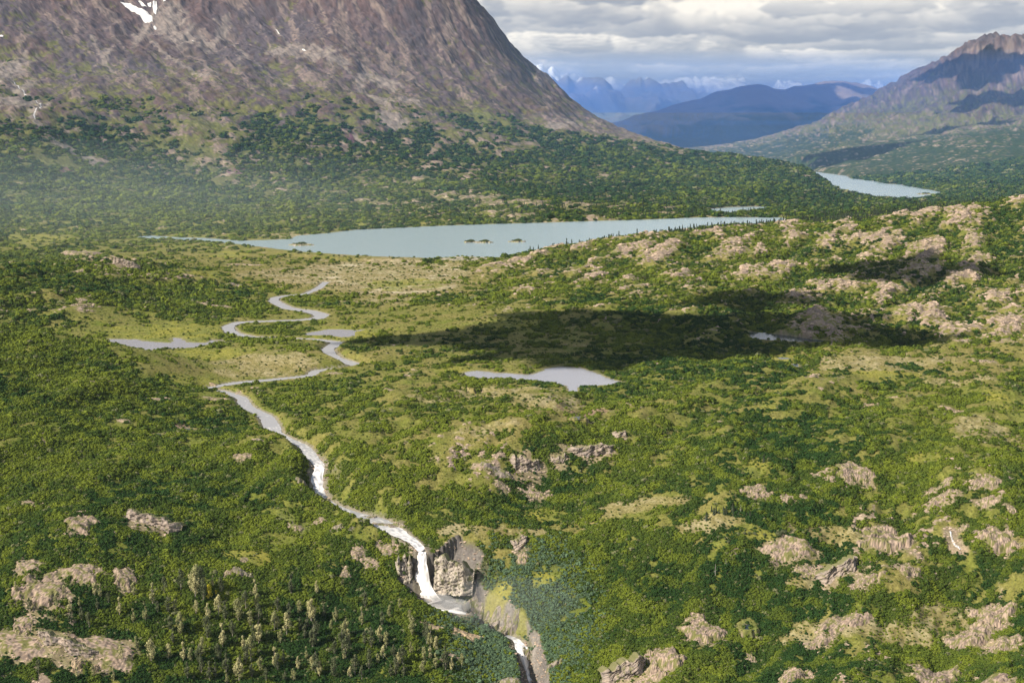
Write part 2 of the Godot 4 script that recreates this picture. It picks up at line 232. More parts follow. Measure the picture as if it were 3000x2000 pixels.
var TREES := PackedFloat32Array([
	-242.3,-998.1,13.1,1, -235,-998.5,12.1,0, -230.9,-996.6,17.5,0, -228.5,-1003.2,13.8,0, -230.6,-992.4,15.2,0, -224.3,-989.9,14.1,1, -221.1,-994.8,9.3,2,
	-217.3,-1000.1,4.5,2, -220.8,-1006.8,7.7,0, -214.3,-1003.9,9.9,0, -253.1,-992.3,10.9,1, -258.6,-979.8,12.9,0, -273.7,-986.6,9.7,0, -298.9,-975.8,9.6,0,
	-294.7,-975.5,8.6,0, -294,-965.2,7.4,1, -288.4,-973.1,6.4,0, -279.1,-966.6,10.6,0, -319.9,-957.6,9.5,0, -319.2,-971.2,5.3,0, -337.6,-952.6,8.4,1,
	-351.8,-967,6.4,0, -305.9,-962.2,6.3,0, -310.5,-954.7,8.4,0, -302,-953.1,8.4,0, -308.1,-947.9,7.3,1, -295.6,-948.8,9.4,1, -268.6,-963.2,8.5,0,
	-260.1,-964.2,9,0, -253.3,-972.2,7.5,0, -246,-974,11.2,1, -241.8,-976.4,7.5,0, -227.3,-978.7,8.6,0, -218.7,-977.1,10.7,0, -211.9,-982.6,12.9,0,
	-206.8,-980.2,11.8,1, -194.4,-992.8,12,0, -197.7,-981.5,14,0, -190.2,-1008.8,10.5,0, -189.2,-980.4,11.3,0, -183.8,-985.8,11.9,1, -186.7,-996.8,9.8,0,
	-172.2,-999.1,9.9,1, -165.2,-1019.9,12.9,1, -146.7,-1023.6,8.4,0, -163.2,-995.1,10.9,1, -156.6,-1001.1,8.8,0, -149.6,-1000.1,10.4,0,
	-139,-1005.2,7.7,1, -130,-1000.7,9.9,0, -154.2,-986.8,8.7,1, -149.4,-990.5,7.6,0, -132.1,-991.9,6.5,0, -170.1,-985,8.6,0, -166.6,-974.9,8.6,0,
	-199.6,-968.9,10.6,1, -205.1,-959.2,14.7,0, -207.4,-955.2,5.2,0, -184.8,-956.7,14.7,0, -187.8,-953.5,12.6,0, -191.3,-950.2,7.3,1, -249.2,-934.2,13.3,0,
	-228.9,-941.7,11.4,0, -223.9,-941.8,8.3,0, -238.7,-940.4,9.3,0, -242,-960.4,10.5,1, -234.7,-959.9,11.6,0, -238.1,-952,9.4,0, -260.6,-940.4,8.3,0,
	-268.8,-929,9.2,0, -215.3,-935.9,9.2,1, -223.2,-928.1,10.2,0, -209.2,-932.8,11.3,0, -205.8,-936,9.2,0, -167.6,-954.4,12.6,0, -165.2,-951.6,10.4,1,
	-177,-949.5,9.4,0, -146.5,-964.2,8.5,0, -151.6,-956.2,8.4,0, -141.3,-956,8.4,0, -125.4,-951.3,12.5,1, -135.6,-951.2,9.4,0, -197.6,-934.6,6.2,0,
	-283.5,-913.7,7,0, -293,-909.5,6.7,0, -317.7,-906.3,8,1, -270.2,-915.1,7.7,0, -171.7,-941.5,8.3,0, -159.1,-944.9,7.3,0, -153.3,-946.4,8.3,0,
	-110.4,-1020,11.8,1, -95.5,-980,10.8,0, -118.5,-979.2,9.7,0, -119.7,-965.4,7.4,0, -111.8,-959.6,8.4,0, -101.3,-956.7,9.5,1, -95.4,-960.8,7.4,0,
	-91.7,-965.3,8.5,0, -84.5,-966.1,8.5,0, -80.8,-958.3,9.5,0, -76.2,-950.6,8.3,1, -72.4,-971,7.5,0, -62.9,-967.9,8.5,0, -58.8,-968.9,8.5,0,
	-54.2,-960.6,9.5,0, -49.2,-963.1,7.4,1, -42.9,-960.6,8.4,0, -63.2,-954.9,8.4,0, -85.3,-950,8.3,0, -35.9,-966.7,8.5,0, -105.8,-950.6,8.3,1,
	-114.1,-951.3,7.3,0, -91.1,-1010.2,7.8,0, -84.4,-1021,7.8,0, -76,-1008.9,7.8,0, -120.8,-983.7,13.6,0, -199.3,-941.5,11.8,1, -61.8,-985.3,11,0,
	-82,-951.6,10.6,1, -47.3,-960.5,9.2,0, -118.6,-966.2,14.6,1, -110.6,-999.7,11.5,0, -142.5,-975.3,14.7,1, -172.1,-983.5,11.7,0, -111.1,-954.6,12.1,1,
	-181.8,-943.2,11.4,0, -106.4,-977.2,9.5,1, -101.7,-961.8,9.3,0, -150,-981.5,9.2,1, -190,-939.2,14.2,0, -162.1,-958.5,8.3,1, -59.1,-982,13.7,0,
	-184.8,-971.3,10.4,1, -138.4,-952.5,14.3,1, -162.9,-981.5,13.6,0, -216.1,-961.9,14.1,1, -217.6,-941.2,12.4,1, -190.9,-962.7,8.5,0, -101.3,-974,12.9,1,
	-217.2,-948.6,10.6,0, -142.5,-984.4,12.4,1, -127.1,-970.6,8.4,0, -197,-984.3,10.7,1, -147.7,-996.7,12.7,0, -143.7,-975.1,12.2,1, -55,-979.8,8.7,0,
	-206.1,-948.9,10.3,1, -90.5,-975.8,10.7,0, -95.5,-997.8,10,1, -181.5,-970.2,14.3,0, -78,-960.5,12.4,1, -235.5,-962.6,11.5,0, -63,-993,11.9,1,
	-73,-991.4,13.2,0, -122.3,-975.4,12.4,1, -146.9,-996.8,14.3,0, -47.4,-966.4,10.5,1, 158.8,-1094.8,3.6,3, 159.7,-1088.2,4.8,3, 163.7,-1088.6,3,3,
	167.5,-1087.1,4.2,3, 169.3,-1087.8,4.8,3, 175,-1091.1,6,3, 174.8,-1086.2,3,3, 167.7,-1092.2,3,3, 161.8,-1091,3.6,3, 178.9,-1086.6,3,3,
	187.5,-1082.9,4.2,3, 153.4,-1084.1,5.4,3, 184.8,-1084.1,3,3, 215.4,-1183.9,5.2,3, 267.1,-1072.7,3,3, 152.7,-1026.2,7.9,4, 161.6,-1033.4,5.1,4,
	181.2,-1090.4,5.4,4, 152.2,-1083.3,4.2,4, 135.4,-1027.2,2.8,4,
])
var TREE_LABELS := [
	"tall broad poplar with a yellow top, leftmost of the poplar clump",
	"pale poplar, leftmost in the tight poplar clump at lower left",
	"pale poplar, second from the right in the tight poplar clump at lower left",
	"tallest pale poplar at the top of the clump at lower left",
	"pale poplar, second from the left in the tight poplar clump at lower left",
	"dark tree, rightmost in the tight poplar clump at lower left",
	"slender bright yellow poplar in the clump at lower left",
	"tiny yellow leaved tree beside the slender yellow poplar",
	"pale poplar, twelfth from the left in the stand left of the waterfall",
	"pale poplar, fourteenth from the left in the stand left of the waterfall",
	"dark tree, sixth from the left in the stand left of the waterfall",
	"pale poplar, fourth from the left in the stand left of the waterfall",
	"pale poplar, second from the left in the stand left of the waterfall",
	"pale poplar, seventh from the right in the thin stand around the cliff band",
	"pale poplar, fifth from the right in the thin stand around the cliff band",
	"dark tree, sixth from the right in the thin stand around the cliff band",
	"pale poplar, fourth from the right in the thin stand around the cliff band",
	"pale poplar, rightmost in the thin stand around the cliff band",
	"lone pale poplar just right of the pink rock slope",
	"pale poplar, fourth from the left in the thin stand around the cliff band",
	"dark tree, second from the left in the thin stand around the cliff band",
	"pale poplar, leftmost in the thin stand around the cliff band",
	"pale poplar, eighth from the left in the thin stand around the cliff band",
	"pale poplar, fifth from the left in the thin stand around the cliff band",
	"pale poplar, ninth from the left in the thin stand around the cliff band",
	"dark tree, sixth from the left in the thin stand around the cliff band",
	"thin pointed tree just above the long cliff band",
	"pale poplar, leftmost in the stand left of the waterfall",
	"pale poplar, third from the left in the stand left of the waterfall",
	"pale poplar, fifth from the left in the stand left of the waterfall",
	"dark tree, seventh from the left in the stand left of the waterfall",
	"pale poplar, ninth from the left in the stand left of the waterfall",
	"pale poplar, tenth from the left in the stand left of the waterfall",
	"pale poplar, eleventh from the left in the stand left of the waterfall",
	"pale poplar, thirteenth from the left in the stand left of the waterfall",
	"dark tree, fifteenth from the left in the stand left of the waterfall",
	"pale poplar, fifteenth from the right in the stand left of the waterfall",
	"pale poplar, sixteenth from the left in the stand left of the waterfall",
	"pale bushy poplar standing alone above the stand, lower left centre",
	"pale poplar, fourteenth from the right in the stand left of the waterfall",
	"dark tree, twelfth from the right in the stand left of the waterfall",
	"pale poplar, thirteenth from the right in the stand left of the waterfall",
	"dark tree, tenth from the right in the stand left of the waterfall",
	"lone dark spruce like tree high on the slope, left of the waterfall",
	"pale poplar, fourth from the right in the stand left of the waterfall",
	"dark tree, ninth from the right in the stand left of the waterfall",
	"pale poplar, eighth from the right in the stand left of the waterfall",
	"pale poplar, fifth from the right in the stand left of the waterfall",
	"dark tree, third from the right in the stand left of the waterfall",
	"pale poplar, rightmost in the stand left of the waterfall",
	"dark tree, seventh from the right in the stand left of the waterfall",
	"pale poplar, sixth from the right in the stand left of the waterfall",
	"pale poplar, second from the right in the stand left of the waterfall",
	"pale poplar, eleventh from the right in the stand left of the waterfall",
	"pale poplar, eighteenth from the right in the stand along the bottom left edge",
	"dark tree, twentieth from the left in the stand along the bottom left edge",
	"lone pale column shaped poplar in dark shrubs, lower left centre",
	"pale poplar, seventeenth from the left in the stand along the bottom left edge",
	"large pale poplar with a split crown, bottom left centre",
	"pale poplar, twenty fifth from the left in the stand along the bottom left edge",
	"dark tree, twenty second from the left in the stand along the bottom left edge",
	"pale poplar, second from the left in the stand along the bottom left edge",
	"pale poplar, seventh from the left in the stand along the bottom left edge",
	"pale poplar, ninth from the left in the stand along the bottom left edge",
	"pale poplar, third from the left in the stand along the bottom left edge",
	"dark tree, eighth from the left in the stand left of the waterfall",
	"pale poplar, sixth from the left in the stand along the bottom left edge",
	"pale poplar, fourth from the left in the stand along the bottom left edge",
	"pale poplar, leftmost in the stand along the bottom left edge",
	"pale poplar, second from the right in the thin stand around the cliff band",
	"dark tree, eleventh from the left in the stand along the bottom left edge",
	"pale poplar, eighth from the left in the stand along the bottom left edge",
	"pale poplar, fourteenth from the left in the stand along the bottom left edge",
	"pale poplar, fifteenth from the left in the stand along the bottom left edge",
	"pale poplar, twenty first from the right in the stand along the bottom left edge",
	"dark tree, nineteenth from the right in the stand along the bottom left edge",
	"pale poplar, twenty third from the right in the stand along the bottom left edge",
	"pale poplar, eleventh from the right in the stand along the bottom left edge",
	"pale poplar, thirteenth from the right in the stand along the bottom left edge",
	"pale poplar, ninth from the right in the stand along the bottom left edge",
	"dark tree, second from the right in the stand along the bottom left edge",
	"pale poplar, third from the right in the stand along the bottom left edge",
	"pale poplar, nineteenth from the left in the stand along the bottom left edge",
	"pale poplar, eighth from the right in the thin stand around the cliff band",
	"pale poplar, seventh from the left in the thin stand around the cliff band",
	"dark tree, third from the left in the thin stand around the cliff band",
	"pale poplar, third from the right in the thin stand around the cliff band",
	"pale poplar, twenty second from the right in the stand along the bottom left edge",
	"pale poplar, sixteenth from the right in the stand along the bottom left edge",
	"pale poplar, fourteenth from the right in the stand along the bottom left edge",
	"dark bushy tree standing alone left of the waterfall foot",
	"pale poplar, sixteenth from the left in the stand below the waterfall",
	"pale poplar, fifth from the left in the stand below the waterfall",
	"pale poplar, second from the left in the stand below the waterfall",
	"pale poplar, seventh from the left in the stand below the waterfall",
	"dark tree, twelfth from the left in the stand below the waterfall",
	"pale poplar, fifteenth from the left in the stand below the waterfall",
	"pale poplar, eighteenth from the left in the stand below the waterfall",
	"pale poplar, twenty second from the left in the stand below the waterfall",
	"pale poplar, twentieth from the right in the stand below the waterfall",
	"dark tree, seventeenth from the right in the stand below the waterfall",
	"pale poplar, fifteenth from the right in the stand below the waterfall",
	"pale poplar, twelfth from the right in the stand below the waterfall",
	"pale poplar, ninth from the right in the stand below the waterfall",
	"pale poplar, seventh from the right in the stand below the waterfall",
	"dark tree, fifth from the right in the stand below the waterfall",
	"pale poplar, second from the right in the stand below the waterfall",
	"pale poplar, thirteenth from the right in the stand below the waterfall",
	"pale poplar, twenty first from the left in the stand below the waterfall",
	"pale poplar, rightmost in the stand below the waterfall",
	"dark tree, ninth from the left in the stand below the waterfall",
	"pale poplar, sixth from the left in the stand below the waterfall",
	"pale poplar, twentieth from the left in the stand below the waterfall",
	"pale poplar, nineteenth from the right in the stand below the waterfall",
	"pale poplar, sixteenth from the right in the stand below the waterfall",
	"pale poplar, fourth from the left in the stand below the waterfall",
	"dark tree, eighteenth from the left in the stand along the bottom left edge",
	"pale poplar, tenth from the right in the stand below the waterfall",
	"dark tree, twenty first from the right in the stand below the waterfall",
	"pale poplar, fourth from the right in the stand below the waterfall",
	"dark tree, third from the left in the stand below the waterfall",
	"pale poplar, tenth from the left in the stand below the waterfall",
	"dark tree, sixth from the right in the stand along the bottom left edge",
	"pale poplar, twentieth from the right in the stand along the bottom left edge",
	"dark tree, eighth from the left in the stand below the waterfall",
	"pale poplar, twenty sixth from the left in the stand along the bottom left edge",
	"dark tree, eleventh from the left in the stand below the waterfall",
	"pale poplar, thirteenth from the left in the stand below the waterfall",
	"dark tree, twelfth from the right in the stand along the bottom left edge",
	"pale poplar, twenty first from the left in the stand along the bottom left edge",
	"dark tree, seventeenth from the right in the stand along the bottom left edge",
	"pale poplar, eighth from the right in the stand below the waterfall",
	"dark tree, twenty fifth from the right in the stand along the bottom left edge",
	"dark tree, fifth from the right in the stand along the bottom left edge",
	"pale poplar, fifteenth from the right in the stand along the bottom left edge",
	"dark tree, thirteenth from the left in the stand along the bottom left edge",
	"dark tree, tenth from the left in the stand along the bottom left edge",
	"pale poplar, twenty fourth from the left in the stand along the bottom left edge",
	"dark tree, fourteenth from the left in the stand below the waterfall",
	"pale poplar, twelfth from the left in the stand along the bottom left edge",
	"dark tree, fourth from the right in the stand along the bottom left edge",
	"pale poplar, rightmost in the stand along the bottom left edge",
	"dark tree, twenty third from the left in the stand along the bottom left edge",
	"pale poplar, tenth from the right in the stand along the bottom left edge",
	"dark tree, seventh from the right in the stand along the bottom left edge",
	"pale poplar, sixth from the right in the stand below the waterfall",
	"dark tree, sixteenth from the left in the stand along the bottom left edge",
	"pale poplar, nineteenth from the left in the stand below the waterfall",
	"dark tree, seventeenth from the left in the stand below the waterfall",
	"pale poplar, twenty fourth from the right in the stand along the bottom left edge",
	"dark tree, eighteenth from the right in the stand below the waterfall",
	"pale poplar, fifth from the left in the stand along the bottom left edge",
	"dark tree, eleventh from the right in the stand below the waterfall",
	"pale poplar, fourteenth from the right in the stand below the waterfall",
	"dark tree, leftmost in the stand below the waterfall",
	"pale poplar, eighth from the right in the stand along the bottom left edge",
	"dark tree, third from the right in the stand below the waterfall",
	"small dark spruce, second from the left in the little spruce group on the open shelf",
	"small dark spruce, third from the left in the little spruce group on the open shelf",
	"small dark spruce, fifth from the left in the little spruce group on the open shelf",
	"small dark spruce, seventh from the left in the little spruce group on the open shelf",
	"small dark spruce, sixth from the right in the little spruce group on the open shelf",
	"small dark spruce, fifth from the right in the little spruce group on the open shelf",
	"small dark spruce, fourth from the right in the little spruce group on the open shelf",
	"small dark spruce, sixth from the left in the little spruce group on the open shelf",
	"small dark spruce, fourth from the left in the little spruce group on the open shelf",
	"small dark spruce, third from the right in the little spruce group on the open shelf",
	"small dark spruce, rightmost in the little spruce group on the open shelf",
	"small dark spruce, leftmost in the little spruce group on the open shelf",
	"small dark spruce, second from the right in the little spruce group on the open shelf",
	"lone dark spruce above the scattered pink crags, right of centre",
	"lone small spruce beside the pyramid crag",
	"grey leafless dead tree in the green hollow right of centre",
	"white bare snag leaning above the dead tree, right of centre",
	"bare pale snag at the right of the little spruce group",
	"bare pale snag at the left of the little spruce group",
	"short white snag left of the grey dead tree"
]
var TREE_LABEL_OF := PackedInt32Array([0,1,2,3,4,5,6,7,8,9,10,11,12,13,14,15,16,17,18,19,20,21,22,23,24,25,26,27,28,29,30,31,32,33,34,35,36,37,38,39,40,41,42,43,44,45,46,47,48,49,50,51,52,53,54,55,56,57,58,59,60,61,62,63,64,65,66,67,68,69,70,71,72,73,74,75,76,77,78,79,80,81,82,83,84,85,86,87,88,89,90,91,92,93,94,95,96,97,98,99,100,101,102,103,104,105,106,107,108,109,110,111,112,113,114,115,116,117,118,119,120,121,122,123,124,125,126,127,128,129,130,131,132,133,134,135,136,137,138,139,140,141,142,143,144,145,146,147,148,149,150,151,152,153,154,155,156,157,158,159,160,161,162,163,164,165,166,167,168,169,170,171,172,173,174,175,176])
var BUSHES := PackedFloat32Array([
	175.6,-1062.9,1.8, 180.3,-1062.4,2, 184.1,-1063.3,1.8, 187.9,-1062.5,2.4, 195.3,-1062.4,2.2, 210.4,-1065.5,2.9, 206.4,-1060.9,3.1, 166.9,-1055.9,2.2,
	164.8,-1058.8,1.5, 186.9,-1037.7,1.9,
])
var BUSH_LABELS := [
	"round dark bush farthest left in the row on the yellow clearing",
	"round dark bush second in the row on the yellow clearing",
	"small round dark bush third in the row on the yellow clearing",
	"large round dark bush at the right of the row on the yellow clearing",
	"round dark bush alone right of the row, on the grass",
	"wide dark bush nearest the long pale rib",
	"low wide dark bush left of the long pale rib",
	"round dark bush at the foot of the yellow clearing",
	"small dark bush just above the bush at the clearing's foot",
	"dark tall bush alone in the light thicket, right of centre"
]
var PATCHES := PackedFloat32Array([
	-210,-1054,19,11.3,0, -184,-1123,10.8,12.6,6, -171,-1108,8,10.6,6, 68,-1344,20,18.2,2, -314,-1332,10.2,11.7,2, -458,-1848,75.4,38.5,6,
	-473,-1947,79.4,92.9,0, -299,-1660,59.8,67.6,1, -374,-1745,50.2,58.6,0, -495,-1904,27.4,21.5,0, -424,-1858,26.8,25.3,0, -235,-1934,60.3,67.6,0,
	-192,-2487,77.6,96.7,0, -345,-1555,41,28.8,0, -86,-2965,53.4,80.6,4, -225,-2664,147,205.1,1, -219,-2267,59.8,59.5,1, 0,-1934,55.7,48.9,0,
	-66,-1602,23.1,31.1,0, 328,-1686,24.3,39.7,0, 439,-1638,86.5,50.2,1, 384,-1609,69.5,41.2,1, 478,-1504,36.1,24.8,1, 436,-1287,34,62.9,1,
	-18,-1458,70,54.5,1, 40,-1364,49.1,39.8,1, -31,-1257,27.2,13.8,1, 106,-1128,43.3,13,1, -42,-1097,15.8,7.4,1, -5,-1097,31.6,10.4,1, 28,-1133,24.5,15,0,
	158,-1082,33.8,9.8,1, 185,-1063,17.9,8.1,0, 160,-1054,6.3,4.6,0, 253,-1072,30.9,11.3,1, 215,-1014,12.2,6.8,1, 264,-954,25.2,12.9,1,
	304,-969,20.9,18.7,1, 201,-965,16.2,14.7,1, -39,-1049,12.6,4.3,0, -12,-1047,9.5,6.8,0, 3,-1020,9.3,7.7,0, 26,-1047,10,5.3,0, 34,-1052,7.6,12.2,6,
	210,-1168,12.6,22.4,0, 352,-1193,14.3,14.6,0, 499,-1376,19.8,53.9,0, 254,-1384,8.3,31,0, 409,-1551,44.7,25,0, -607,-3036,40.1,73.8,0,
	-584,-2576,68,62.1,0, -1109,-3298,71.2,138.5,0, -546,-3496,75.5,76.9,1, -1780,-5220,75.2,138.4,3, -1970,-5682,40.9,211.5,3, -1765,-5288,15.2,91.4,3,
	-1692,-5175,17.4,104.3,3, -1859,-5464,23.6,141.6,3, -1508,-4878,46.8,34,3, -1444,-4813,57.8,32.2,3, -1379,-4783,34.4,27.7,3, -1518,-6470,69.9,119.8,3,
	-1436,-6363,91.6,96.4,3, -1342,-6341,45.7,73.6,3, -1567,-6553,62.9,102.6,3, -989,-6370,91.7,83.4,3, -849,-6328,91.1,88.1,3, -753,-6262,60.1,58.4,3,
	-1300,-6514,21.9,131.3,3, -1156,-6214,17.9,107.4,3, -1616,-6372,30.6,183.5,3, -1682,-6001,20.2,121,3, -539,-5843,56.1,77.8,3, -479,-5617,60.7,101.1,3,
	-443,-5574,33.4,78.5,3, -636,-6117,23.5,140.9,3, 188,-6080,58.4,80.5,3, 280,-6208,59.6,79.2,3, -420,-5919,56.8,68,3, -554,-6177,88.9,65.6,3,
	-948,-4908,40,38.7,5, -1440,-4576,43.9,43.4,5, -600,-5318,25.5,36.3,5, -1119,-5239,75.4,72.7,0, -1137,-5085,61,55,0, -141,-5960,57.2,142.7,0,
	-1244,-5080,61,39.4,0, -1474,-4651,67,85.2,0, 289,-5047,2.4,14.5,3,
])
var STREAKS := PackedFloat32Array([
	-2028,-5738,-1937,-5563,9,3, -1937,-5563,-1824,-5396,9,3, -1824,-5396,-1749,-5299,9,3, -1749,-5299,-1690,-5177,9,3, -1690,-5177,-1681,-5043,9,3,
	-1681,-5043,-1626,-4964,9,3, -1626,-4964,-1526,-4859,9,3, -1526,-4859,-1444,-4813,9,3, -1444,-4813,-1363,-4785,9,3, -1995,-5636,-1843,-5414,7,3,
	-1843,-5414,-1706,-5218,7,3, -1608,-6339,-1497,-6178,10,3, -1497,-6178,-1314,-5925,10,3, -1314,-5925,-1205,-5799,10,3, -1784,-6171,-1713,-6012,7,3,
	-1713,-6012,-1614,-5851,7,3, -1345,-6590,-1217,-6391,7,3, -1217,-6391,-1069,-6132,7,3, -1069,-6132,-889,-5880,7,3, -1090,-6634,-986,-6451,6,3,
	-986,-6451,-895,-6333,6,3, -895,-6333,-732,-6205,6,3, -716,-6190,-612,-6022,8,3, -612,-6022,-504,-5756,8,3, -504,-5756,-435,-5556,8,3,
	-742,-6433,-704,-6363,6,3, -704,-6363,-667,-6286,6,3, -337,-6841,-238,-6764,5,3, -238,-6764,-94,-6664,5,3, -644,-5430,-599,-5367,5,3,
	-599,-5367,-549,-5308,5,3, -1278,-6023,-1189,-5858,4,3,
])
var SNOW := [
	["long tapering snowfield in the gully near the top of the left mountain", PackedFloat32Array([-1767.1,-6565.8,-1737.4,-6581.2,-1689.4,-6557.9,-1638.6,-6535.2,-1609.2,-6505.6,-1600.5,-6473.3,-1631.5,-6470.8,-1664.5,-6502.7,-1704,-6523.1,-1739,-6543.5])],
	["thin snow strip inside the gully beside the long snowfield", PackedFloat32Array([-1696.3,-6601.2,-1682.5,-6607.5,-1645.9,-6567.4,-1663.6,-6564.7])],
	["small snow patch right of the long snowfield, left one", PackedFloat32Array([-1653.3,-6600.4,-1638.1,-6614.4,-1630.7,-6574.2,-1643.9,-6578.8])],
	["small snow patch right of the long snowfield, right one", PackedFloat32Array([-1630.6,-6615.1,-1615.6,-6623.8,-1600,-6566.2,-1596.5,-6523.1,-1608.3,-6535,-1622.7,-6572.4])],
	["tiny snow speck below the long snowfield", PackedFloat32Array([-1592.5,-6451.6,-1577.7,-6452.2,-1577.7,-6439.1,-1588.5,-6440.5])],
	["thin snow sliver high in the middle gully of the left mountain", PackedFloat32Array([-1077.7,-6606.1,-1065.3,-6595.3,-1049,-6569.1,-1059.5,-6577.4])],
	["snow sliver low in the middle gully of the left mountain", PackedFloat32Array([-924.9,-6390.5,-903.9,-6367.9,-903.2,-6351.7,-921.4,-6375.4])],
	["snow bit at the left picture edge on the left mountain", PackedFloat32Array([-2111.4,-5989.2,-2098.6,-5988.1,-2095.7,-5975,-2105.4,-5970.9])],
	["snow speck at the top picture edge, right of the gully", PackedFloat32Array([-1590.2,-6634.2,-1576.5,-6642.1,-1576.9,-6629.8,-1584.9,-6624.1])],
	["snow speck on the grey debris fan below the gully", PackedFloat32Array([-1397.9,-6338.5,-1391.2,-6341.6,-1390.1,-6329,-1395.5,-6326.6])],
]
var ISLETS := PackedFloat32Array([
	-486,-3261,29.3,4.9,24.7, -98,-3335,20,3.4,16.8, -64,-3327,20,4.5,20, 13,-3349,20.1,3.9,19.7, 113,-3244,10.9,2.7,10.9, 219,-3404,13.1,2.9,13.1,
	1544,-5329,38.4,4.5,22.4,
])
var ISLET_LABELS := [
	"long low islet nearest the delta, left in the lake",
	"left islet of the middle pair in the lake",
	"wooded right islet of the middle pair in the lake",
	"islet right of the middle pair in the lake",
	"small islet close to the near lake shore",
	"small islet farthest right in the lake",
	"wooded islet in the distant lake at right"
]
var BLUE_HILL := PackedFloat32Array([
	357,-52, 961,177, 1422,300, 1952,447, 2163,524, 2409,590, 2586,590, 2836,538, 3012,580, 3259,618, 3417,636, 3614,597, 3793,552, 3968,587, 4143,632,
	4284,650, 4465,580, 4780,650, 5313,615, 6019,650,
])
var FAR_RANGE := PackedFloat32Array([
	-1040,659, -260,889, 207,966, 467,889, 727,787, 935,746, 1116,823, 1273,762, 1361,787, 1586,670, 1767,695, 1922,757, 2130,782, 2313,700, 2442,731,
	2599,690, 2809,582, 3124,454, 3643,506, 4165,454, 5209,403, 6769,454, 8851,454,
])
var SNOW_RANGE := PackedFloat32Array([
	-1416,1069, -354,1277, 212,1263, 424,1277, 601,1222, 778,1124, 1133,999, 1558,985, 2125,929, 2692,957, 3117,929, 3542,957, 3896,943, 4072,1013,
	4248,1034, 4497,999, 4676,929, 5174,825, 5600,804, 5811,874, 6026,776, 7090,776, 8506,825, 12043,929,
])
var CASCADES := [
	["thin white cascade beside the blunt dome near the right edge", PackedFloat32Array([339.1,-1062.5,338.6,-1055.4,338.4,-1048.5,339.1,-1041.4,339.4,-1035.7]), 0.7],
	["white mountain stream zigzagging down the left edge of the left mountain", PackedFloat32Array([-1913.4,-5549.8,-1811.3,-5374.6,-1730.5,-5266.4,-1687.6,-5168.4,-1685.1,-5068.6,-1662.6,-5019.7]), 2.5],
]

# ---------------------------------------------------------------- the ground grid: rings of growing distance
var S0 := 0.56
var D0 := 620.0
var D1 := 11600.0
var NC := 910
var NR := 1101
var ds := 0.0
var ring_d := PackedFloat32Array()
var knot_d := PackedFloat32Array([620, 900, 2700, 4200, 7500, 11600])
var knot_r := PackedFloat32Array([0, 70, 540, 660, 1030, 1100])
var hgt := PackedFloat32Array()
var zon := []                 # five coarse fields blown up to the grid: amp, rock, shrub, dry, dark
var rock_m := PackedFloat32Array()
var shrub_m := PackedFloat32Array()
var tint_m := PackedFloat32Array()
var patch_w := PackedFloat32Array()
var patch_t := PackedByteArray()
var wet := PackedFloat32Array()
var river_d := PackedFloat32Array()
var river_y := PackedFloat32Array()
var col := PackedColorArray()
var rng := RandomNumberGenerator.new()
var taken := {}

func noise(wave: float, octaves: int, sd: int, kind := FastNoiseLite.FRACTAL_FBM) -> FastNoiseLite:
	var n := FastNoiseLite.new()
	n.noise_type = FastNoiseLite.TYPE_SIMPLEX_SMOOTH
	n.frequency = 1.0 / wave
	n.fractal_type = kind
	n.fractal_octaves = octaves
	n.seed = sd
	return n

func numbered(called: String) -> String:
	var n: int = taken.get(called, 0)
	taken[called] = n + 1
	return called if n == 0 else "%s_%03d" % [called, n]

func tag(o: Node, label := "", category := "", group := "", kind := "") -> Node:
	if label: o.set_meta("label", label)
	if category: o.set_meta("category", category)
	if group: o.set_meta("group", group)
	if kind: o.set_meta("kind", kind)
	return o

func put(called: String, mesh: Mesh, mat: Material, parent: Node = self) -> MeshInstance3D:
	var o := MeshInstance3D.new()
	o.name = numbered(called) if parent == self else called
	o.mesh = mesh
	if mat: o.material_override = mat
	parent.add_child(o, true)
	return o

func arrays_mesh(v: PackedVector3Array, n: PackedVector3Array, c: PackedColorArray, idx: PackedInt32Array) -> ArrayMesh:
	var a := []
	a.resize(Mesh.ARRAY_MAX)
	a[Mesh.ARRAY_VERTEX] = v
	if n.size(): a[Mesh.ARRAY_NORMAL] = n
	if c.size(): a[Mesh.ARRAY_COLOR] = c
	if idx.size(): a[Mesh.ARRAY_INDEX] = idx
	var m := ArrayMesh.new()
	m.add_surface_from_arrays(Mesh.PRIMITIVE_TRIANGLES, a)
	return m

func grain_texture(wave: float, lo: float, hi: float, sd: int, size := 512) -> NoiseTexture2D:
	var t := NoiseTexture2D.new()
	t.width = size; t.height = size; t.seamless = true; t.generate_mipmaps = false
	t.noise = noise(wave, 5, sd)
	var g := Gradient.new()
	g.set_color(0, Color(lo, lo, lo)); g.set_color(1, Color(hi, hi, hi))
	g.set_offset(0, 0.2); g.set_offset(1, 0.8)
	t.color_ramp = g
	return t

func material(called: String, albedo: Color, rough := 0.95, vertex := true) -> StandardMaterial3D:
	var m := StandardMaterial3D.new()
	m.resource_name = called
	m.albedo_color = albedo.linear_to_srgb()
	m.roughness = rough
	m.metallic_specular = 0.2
	m.vertex_color_use_as_albedo = vertex
	return m

